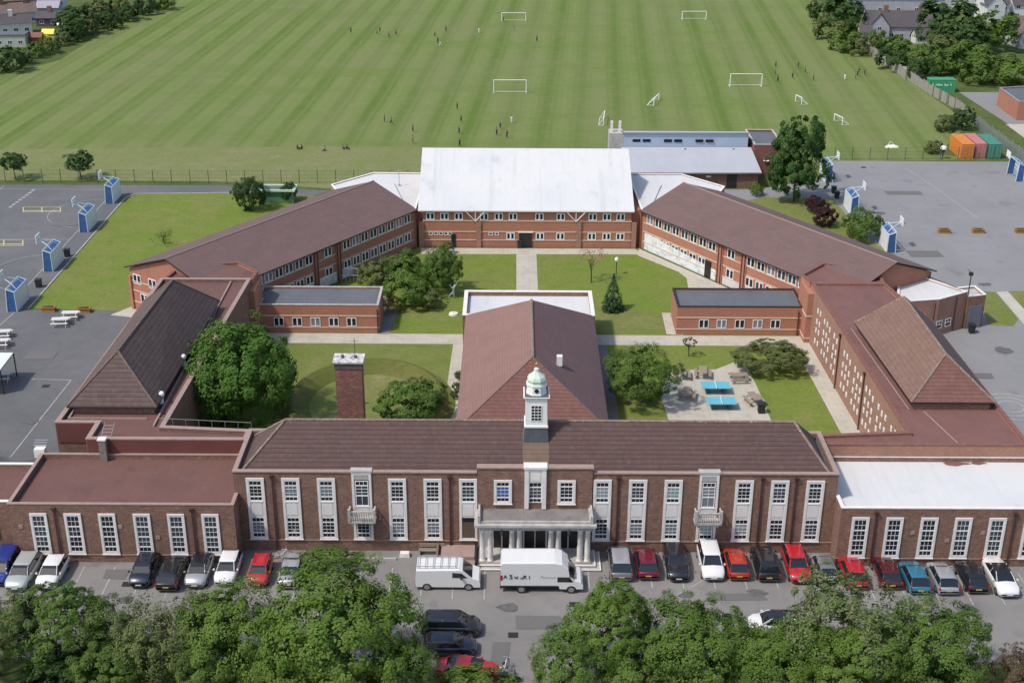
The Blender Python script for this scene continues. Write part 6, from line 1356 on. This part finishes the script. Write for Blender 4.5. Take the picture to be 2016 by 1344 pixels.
# ------------------------------------------------------------------ houses beyond the field
SLATE = tile_mat('slate_roof', (.085, .075, .08), (.06, .05, .055), (.13, .115, .12), .4, .3, 0)
ROOF_BR = tile_mat('brown_house_roof', (.17, .115, .10), (.11, .075, .07), (.22, .16, .14), .4, .3, 0)
RENDER_W = Mat('white_render', (.62, .61, .60), .8).noise(.8, .45, .7, (.5, .49, .49), .6).m
RENDER_L = Mat('lilac_render', (.40, .38, .43), .8).noise(.8, .45, .7, (.32, .30, .34), .6).m
RENDER_C = Mat('cream_render', (.60, .56, .40), .8).m
HW_ = window_proto('window', 1.3, 1.1, [(1, 2, 1)], GLASS[1], .09, .08, frame_mat=WHITE_UPVC)
def house(name, label, c, L, W, h, rh, rz, wall, roofm, gables=False, chim=1, wins=4, storeys=1, group='houses beyond the school grounds', hip=False, flat=False, extra=None):
    global HW_
    T = thing(name, label, 'house', (c.x, c.y, 0), group, rz)
    mb = MB().box(-L / 2, -W / 2, 0, L / 2, W / 2, h)
    if not hip and not flat:
        for s in (-1, 1): mb.add([(s * L / 2, -W / 2, h), (s * L / 2, W / 2, h), (s * L / 2, 0, h + rh - .1)], [[0, 1, 2]])
    mb.build('wall', wall, T); o = .35
    if flat: MB().box(-L / 2 - .15, -W / 2 - .15, h, L / 2 + .15, W / 2 + .15, h + .25).build('roof', roofm, T)
    elif hip: hip_roof(MB(), [(-L / 2 - o, -W / 2 - o, h), (L / 2 + o, -W / 2 - o, h), (L / 2 + o, W / 2 + o, h), (-L / 2 - o, W / 2 + o, h)], [(-L / 2 + W / 2, 0, h + rh), (L / 2 - W / 2, 0, h + rh)]) if 0 else None
    if not flat and hip:
        a, b, c2, d = (-L / 2 - o, -W / 2 - o, h), (L / 2 + o, -W / 2 - o, h), (L / 2 + o, W / 2 + o, h), (-L / 2 - o, W / 2 + o, h); e, f = (-L / 2 + W / 2, 0, h + rh), (L / 2 - W / 2, 0, h + rh)
        MB().add([a, b, f, e], [[0, 1, 2, 3]]).add([c2, d, e, f], [[0, 1, 2, 3]]).add([b, c2, f], [[0, 1, 2]]).add([d, a, e], [[0, 1, 2]]).build('roof', roofm, T)
    elif not flat:
        MB().add([(-L / 2 - .2, -W / 2 - o, h - .15), (L / 2 + .2, -W / 2 - o, h - .15), (L / 2 + .2, 0, h + rh), (-L / 2 - .2, 0, h + rh)], [[0, 1, 2, 3]]).add([(-L / 2 - .2, W / 2 + o, h - .15), (L / 2 + .2, W / 2 + o, h - .15), (L / 2 + .2, 0, h + rh), (-L / 2 - .2, 0, h + rh)], [[0, 1, 2, 3]]).build('roof', roofm, T)
    for k in range(chim):
        x = -L / 2 + L * (k + .5) / max(1, chim) + .4; MB().box(x - .45, -.4, h + rh - .6, x + .45, .4, h + rh + 1.1).build('chimney', OLD_BRICK if wall is not RENDER_W else RENDER_W, T)
    for st in range(storeys):
        for k in range(wins):
            x = -L / 2 + L * (k + .5) / wins; inst(HW_, T, (x, -W / 2, .6 + st * 1.9), 0, None, (.75, .75, .75))
    if gables:
        x = -L / 2 + 2.3
        MB().add([(x - 2.2, -W / 2 - 1.2, 0), (x + 2.2, -W / 2 - 1.2, 0), (x + 2.2, -W / 2 - 1.2, h), (x, -W / 2 - 1.2, h + rh * .9), (x - 2.2, -W / 2 - 1.2, h)], [[0, 1, 2, 3, 4]]).box(x - 2.2, -W / 2 - 1.19, 0, x + 2.2, -W / 2, h).build('gable_front', wall, T)
        MB().add([(x - 2.6, -W / 2 - 1.4, h - .3), (x, -W / 2 - 1.4, h + rh), (x, 0, h + rh), (x - 2.6, 0, h - .3)], [[0, 1, 2, 3]]).add([(x + 2.6, -W / 2 - 1.4, h - .3), (x, -W / 2 - 1.4, h + rh), (x, 0, h + rh), (x + 2.6, 0, h - .3)], [[0, 1, 2, 3]]).build('gable_roof', roofm, T)
        inst(HW_, T, (x, -W / 2 - 1.2, h - .8), 0, None, (.75, .75, .75))
    return T
house('terrace_house', 'long lilac rendered terrace with dark slate roof and white-edged gable', at(1768, 74), 15, 5.5, 3.0, 2.9, -.04, RENDER_L, SLATE, True, 2, 7)
house('house_extension', 'cream sunlit extension at the left end of the long terrace', at(1700, 84), 2.6, 3, 2.6, 1.2, -.04, RENDER_C, SLATE, False, 0, 1)
house('garden_outbuilding', 'grey lean-to with white gable below the long terrace', at(1812, 84), 3.4, 2.6, 1.7, 1.3, .1, RENDER_W, SLATE, False, 0, 1)
house('white_house', 'tall white house with three upper windows at the top right', at(1950, 38), 6, 5, 4, 2.4, .1, RENDER_W, SLATE, True, 1, 3, 2)
house('white_house', 'white rendered house with dark roof at the right end of the top edge', at(2012, 34), 7, 6, 3.4, 2.2, 0, RENDER_W, SLATE, False, 1, 3, 2)
house('bungalow', 'pinkish house with brown hipped roof and white bay at the right edge', at(2020, 88), 7, 6.5, 3.0, 3.2, .05, RENDER_L, ROOF_BR, True, 1, 2)
house('far_house', 'dark-roofed house at the very top behind the long terrace', at(1760, 22), 22, 7, 4, 3, 0, RENDER_L, SLATE, False, 2, 5)
house('far_house', 'slate-roofed house at the top edge behind the biggest dark tree', at(1900, 12), 20, 8, 4.5, 3.2, 0, RENDER_W, SLATE, False, 2, 4)
house('flat_roofed_house', 'pale house with grey flat roof by the dark tree at the left edge', at(25, 90), 6.4, 3.6, 2.4, 0, .1, Mat('pale_green_render', (.42, .43, .36), .85).m, FELT_GREY, False, 0, 3, flat=True)
house('garden_shed', 'rust-coloured shed left of the yellow play frame', at(72, 86), 2.8, 2.2, 1.7, .7, .1, Mat('rust_boards', (.28, .10, .05), .8).m, Mat('rust_roof', (.22, .09, .06), .8).m, False, 0, 0)
house('white_house', 'white rendered house above the pale flat-roofed one on the left', at(22, 66), 9, 3.6, 2.6, 1.4, .35, RENDER_W, SLATE, False, 1, 4)
house('terrace_house', 'pale blue-white house row slanting at the top left', at(28, 46), 10, 4.5, 2.8, 1.8, .45, Mat('pale_blue_render', (.48, .52, .58), .8).m, ROOF_BR, False, 2, 6)
house('brick_house', 'brown-roofed house in the top left corner', at(2, 26), 11, 5, 3.2, 2.8, .4, OLD_BRICK, ROOF_BR, False, 1, 3)
house('far_house', 'lilac-grey roofed house left of the largest hedgerow tree', at(100, 32), 5, 4, 2.4, 1.2, .05, RENDER_L, Mat('lilac_grey_roof', (.34, .31, .36), .8).m, False, 0, 3)
house('far_house', 'dark-walled house just above the white van shapes on the left', at(98, 50), 5, 3, 2, 1.2, .05, Mat('dark_boards', (.10, .07, .10), .8).m, SLATE, False, 1, 2)
house('far_house', 'slate-grey house at the top edge between the left houses and the hedgerow', at(92, 18), 9, 4, 2.6, 1.8, 0, RENDER_W, Mat('mauve_slate', (.2, .18, .22), .8).m, False, 1, 3)
T = thing('play_frame', 'yellow garden slide frame beside the hedgerow on the left', 'play frame', tuple(at(100, 84)))
YEL = Mat('yellow_plastic', (.75, .62, .05), .5).m
MB().box(-1.4, -1, 1.2, 1.2, 1, 1.4).add([(1.2, -.5, 1.4), (2.8, -.5, .1), (2.8, .5, .1), (1.2, .5, 1.4)], [[0, 1, 2, 3]]).build('slide', YEL, T)
MB().add([(-1.5, -1.1, 2.0), (1.2, -1.1, 2.0), (1.2, 0, 2.9), (-1.5, 0, 2.9)], [[0, 1, 2, 3]]).add([(-1.5, 1.1, 2.0), (1.2, 1.1, 2.0), (1.2, 0, 2.9), (-1.5, 0, 2.9)], [[0, 1, 2, 3]]).build('canopy_roof', YEL, T)
for x in (-1.3, 1.1):
    for y in (-.9, .9): MB().box(x - .06, y - .06, 0, x + .06, y + .06, 2.1).build('post', WOOD, T)
def parked_white(label, u, v):
    p = at(u, v); T = thing('garden_trampoline', label, 'garden cover', (p.x, p.y, 0))
    MB().lathe([(1.0, .7), (1.05, .8), (.6, 1.0), (.1, 1.1)], 0, 0, 14).build('cover', WHITE_PAINT, T); mb = MB()
    for k in range(6): a = k * 1.047; mb.tube((1.4 * math.cos(a), 1.4 * math.sin(a), 0), (1.4 * math.cos(a), 1.4 * math.sin(a), .75), .04, 5)
    mb.build('legs', GALV, T)
parked_white('white round cover in a garden right of the yellow play frame', 131, 62); parked_white('smaller white cover above and left of the other garden cover', 117, 55)

# ------------------------------------------------------------------ people on the field
SKIN = Mat('skin', (.42, .25, .17), .6).m; HAIR = Mat('dark_hair', (.03, .02, .015), .7).m
KITD = Mat('dark_sports_kit', (.016, .018, .026), .8).m; KITW = Mat('white_shirt', (.7, .7, .68), .8).m; KITN = Mat('navy_kit', (.02, .03, .08), .8).m
def person_proto(pose, seed):
    T = thing('person', None, None)
    if pose == 'stand':
        hip, lk, lf, lt, rk, rf_, rt = (0, 0, .9), (.0, .10, .48), (-.02, .11, .08), (.10, .11, .03), (.02, -.10, .48), (0, -.11, .08), (.12, -.11, .03); le, lh, re, rh = (-.02, .25, 1.12), (.06, .27, .88), (-.02, -.25, 1.12), (.06, -.27, .88); ch, nk, hd = (0, 0, 1.33), (.0, 0, 1.46), (.02, 0, 1.62)
    elif pose == 'run':
        hip, lk, lf, lt, rk, rf_, rt = (0, 0, .88), (.26, .09, .58), (.14, .1, .2), (.25, .1, .14), (-.08, -.09, .48), (-.38, -.1, .25), (-.36, -.1, .14); le, lh, re, rh = (-.22, .22, 1.16), (-.02, .24, 1.05), (.2, -.22, 1.14), (.38, -.18, 1.26); ch, nk, hd = (.06, 0, 1.30), (.09, 0, 1.43), (.13, 0, 1.58)
    else:
        hip, lk, lf, lt, rk, rf_, rt = (0, 0, .16), (.42, .14, .42), (.66, .15, .08), (.78, .15, .05), (.46, -.12, .14), (.84, -.12, .08), (.92, -.12, .16); le, lh, re, rh = (.06, .26, .42), (.3, .2, .42), (-.1, -.27, .38), (-.22, -.3, .06); ch, nk, hd = (-.02, 0, .62), (.0, 0, .75), (.03, 0, .9)
    hip, lk, lf, lt, rk, rf_, rt, le, lh, re, rh, ch, nk, hd = map(Vector, (hip, lk, lf, lt, rk, rf_, rt, le, lh, re, rh, ch, nk, hd))
    mid = (hip + ch) / 2; sl, sr = ch + Vector((0, .18, .04)), ch + Vector((0, -.18, .04)); hl, hr = hip + Vector((0, .09, -.03)), hip + Vector((0, -.09, -.03))
    hdir = (hd - nk).normalized(); top = hd + hdir * .09; fc = hd + Vector((.095, 0, -.01))
    def fingers(w, d):
        d = Vector(d); return [w + d * .09]
    J = [hip, mid, ch, nk, hd, top, sl, le, lh, sr, re, rh, hl, lk, lf, lt, hr, rk, rf_, rt, lh + (lh - le).normalized() * .09, rh + (rh - re).normalized() * .09, lh + Vector((.05, .0, -.02)), rh + Vector((.05, 0, -.02)), fc]
    E_ = [(0, 1), (1, 2), (2, 3), (3, 4), (4, 5), (2, 6), (6, 7), (7, 8), (2, 9), (9, 10), (10, 11), (0, 12), (12, 13), (13, 14), (14, 15), (0, 16), (16, 17), (17, 18), (18, 19), (8, 20), (11, 21), (8, 22), (11, 23), (4, 24)]
    rad = [.12, .11, .135, .055, .088, .06, .06, .045, .032, .06, .045, .032, .085, .058, .04, .035, .085, .058, .04, .035, .02, .02, .012, .012, .02]
    skin_obj('body', J, E_, rad, SKIN, T)
    J2 = [hip, mid, ch, sl, (sl + le) / 2, sr, (sr + re) / 2, hl, lk, lf * .8 + lk * .2, hr, rk, rf_ * .8 + rk * .2]
    skin_obj('tracksuit', J2, [(0, 1), (1, 2), (2, 3), (3, 4), (2, 5), (5, 6), (0, 7), (7, 8), (8, 9), (0, 10), (10, 11), (11, 12)], [.145, .135, .16, .08, .075, .08, .075, .105, .08, .062, .105, .08, .062], KITD, T)
    mb = MB().lathe([(.11, -.03), (.115, .04), (.09, .1), (.03, .125)], 0, 0, 10, sx=1.05, sy=.95); h_ = mb.build('hair', HAIR, T, smooth=True); h_.location = hd + Vector((-.02, 0, .01)) + hdir * .02
    return T
PP = {'stand': proto(person_proto('stand', 1)), 'run': proto(person_proto('run', 2)), 'sit': proto(person_proto('sit', 3))}
def person(u, v, pose, kit, label, rz=None, sc=.78):
    p = at(u, v); src = PP[pose]; c = src.copy(); col.objects.link(c); c.parent = None; c.location = (p.x, p.y, .01); c.rotation_euler = (0, 0, rnd.uniform(0, 6.28) if rz is None else rz); c.scale = (sc, sc, sc)
    for ch in src.children:
        d = ch.copy(); d.parent = c; col.objects.link(d)
        if ch.name.startswith('tracksuit'): d.material_slots[0].link = 'OBJECT'; d.material_slots[0].material = kit
    tag(c, label, 'person', 'people on the playing field'); return c
people = [
 (691, 66, 'stand', KITD, 'person in dark kit, leftmost standing figure high on the field'), (743, 69, 'run', KITD, 'left of two dark-clad people close together high on the field'),
 (748, 64, 'stand', KITD, 'right of two dark-clad people close together high on the field'), (766, 75, 'stand', KITD, 'dark-clad person standing lower right of the close pair high on the field'),
 (780, 71, 'run', KITN, 'running person right of the close pair high on the field'), (856, 74, 'run', KITD, 'running dark figure above the white-shirted person on the upper field'),
 (878, 63, 'stand', KITD, 'dark figure standing highest above the white-shirted person'), (862, 86, 'stand', KITD, 'dark figure just left of the white-shirted person on the upper field'),
 (867, 92, 'run', KITW, 'person in white shirt on the upper field left of the far goal'), (943, 66, 'stand', KITW, 'pale-shirted person alone between the white shirt and the far goal'),
 (991, 44, 'run', KITD, 'goalkeeper in dark kit at the left post of the far centre goal'), (1012, 62, 'stand', LEAF_OLIVE, 'person in olive kit below the far centre goal'),
 (1057, 83, 'stand', KITN, 'person in navy kit alone right below the far centre goal'), (757, 241, 'stand', KITD, 'left of two people standing just left of the sitting groups, lower field'),
 (770, 246, 'run', KITD, 'right of two people walking together on the lower left field'), (813, 260, 'stand', KITD, 'upper of two people in line above the white roof corner'),
 (813, 283, 'stand', KITD, 'lower of two people in line above the white roof corner'), (900, 216, 'stand', KITD, 'topmost of the column of four people above the white roof'),
 (908, 242, 'run', KITD, 'second from top of the column of four above the white roof'), (904, 264, 'stand', KITN, 'third from top of the column of four above the white roof'),
 (905, 289, 'stand', KITD, 'lowest of the column of four, just above the white roof edge'), (978, 267, 'stand', KITD, 'left figure of the trio right of the column of four'),
 (998, 272, 'stand', KITD, 'right figure of the trio right of the column of four'), (985, 255, 'run', KITN, 'middle figure of the trio right of the column of four'),
 (1007, 243, 'stand', KITW, 'person in white top just above the trio on the lower field'),
 (586, 294, 'sit', KITD, 'leftmost person sitting on the pale strip at the left'), (594, 294, 'sit', KITD, 'second person sitting close beside the leftmost one'),
 (640, 297, 'sit', KITN, 'person sitting alone between the two seated pairs'), (675, 294, 'sit', KITD, 'left of the seated pair nearer the white roof'),
 (683, 294, 'sit', KITD, 'right of the seated pair nearer the white roof'),
 (1527, 133, 'stand', KITD, 'upper of three dark figures stacked right of the near right goal'), (1526, 148, 'stand', KITD, 'middle of three dark figures stacked right of the near right goal'),
 (1531, 162, 'stand', KITD, 'lowest of three dark figures stacked right of the near right goal'), (1571, 134, 'run', KITD, 'upper person of the loose group right of the near right goal'),
 (1560, 155, 'stand', KITD, 'left person of the loose group right of the near right goal'), (1585, 144, 'stand', KITN, 'middle person of the loose group right of the near right goal'),
 (1601, 159, 'stand', KITN, 'right person of the loose group right of the near right goal'), (1663, 158, 'stand', KITW, 'person in white top left of the huddle near the wooden fence'),
 (1684, 156, 'stand', KITD, 'left member of the huddle near the wooden fence'), (1688, 151, 'stand', KITD, 'centre member of the huddle near the wooden fence'),
 (1691, 145, 'run', KITD, 'top member of the huddle near the wooden fence'), (1702, 149, 'run', KITD, 'right member of the huddle near the wooden fence')]
for a in people: person(*a)
T = thing('football_net', 'white folded net lying on the grass left of the orange container', 'net', tuple(at(1756, 290)))
MB().lathe([(.9, 0), (.7, .25), (.2, .4)], 0, 0, 9, sx=1.3, sy=.6).tube((-.9, 0, 0), (-.3, .1, .9), .04, 5).tube((-.3, .1, .9), (.7, .1, .1), .04, 5).build('net', WHITE_PAINT, T)
T = thing('lamp_globe', 'white round floodlight on a post in front of the orange container', 'lamp', tuple(at(1855, 313)))
MB().tube((0, 0, 0), (0, 0, 1.5), .08, 6).build('post', DARK_METAL, T); MB().lathe([(.15, 1.5), (.5, 1.6), (.45, 1.95), (.1, 2.1)], 0, 0, 12).build('globe', STONE, T)

tree('broadleaf_tree', 'unseen tree added past the left edge to shade the dark playground', -185, 850, 6.5, 4.8, 5, 1, .9, BIG[0], LEAF)  # out-of-view tree, added for the shadow it drops on the playground
tree('hedge_bush', 'low dark hedge growing under the front trees on the left', 120, 1318, .7, 2.2, 1, 1, .7, MID[0], LEAF_DARK, 'hedge', 'low hedge under the front trees', trunk=False, sxy=(1.3, .9))
tree('hedge_bush', 'low dark hedge growing under the front trees on the right', 1420, 1335, .7, 2.2, 1, 1, .7, MID[1], LEAF_DARK, 'hedge', 'low hedge under the front trees', trunk=False, sxy=(1.3, .9))
tree('hedge_bush', 'low dark hedge under the trees in the bottom right corner', 1830, 1335, .7, 2.2, 1, 4, .7, MID[0], LEAF_DARK, 'hedge', 'low hedge under the front trees', trunk=False, sxy=(1.3, .9))
for o in PROTOS:
    for ch in list(o.children):
        for g in list(ch.children): bpy.data.objects.remove(g)
        bpy.data.objects.remove(ch)
    bpy.data.objects.remove(o)
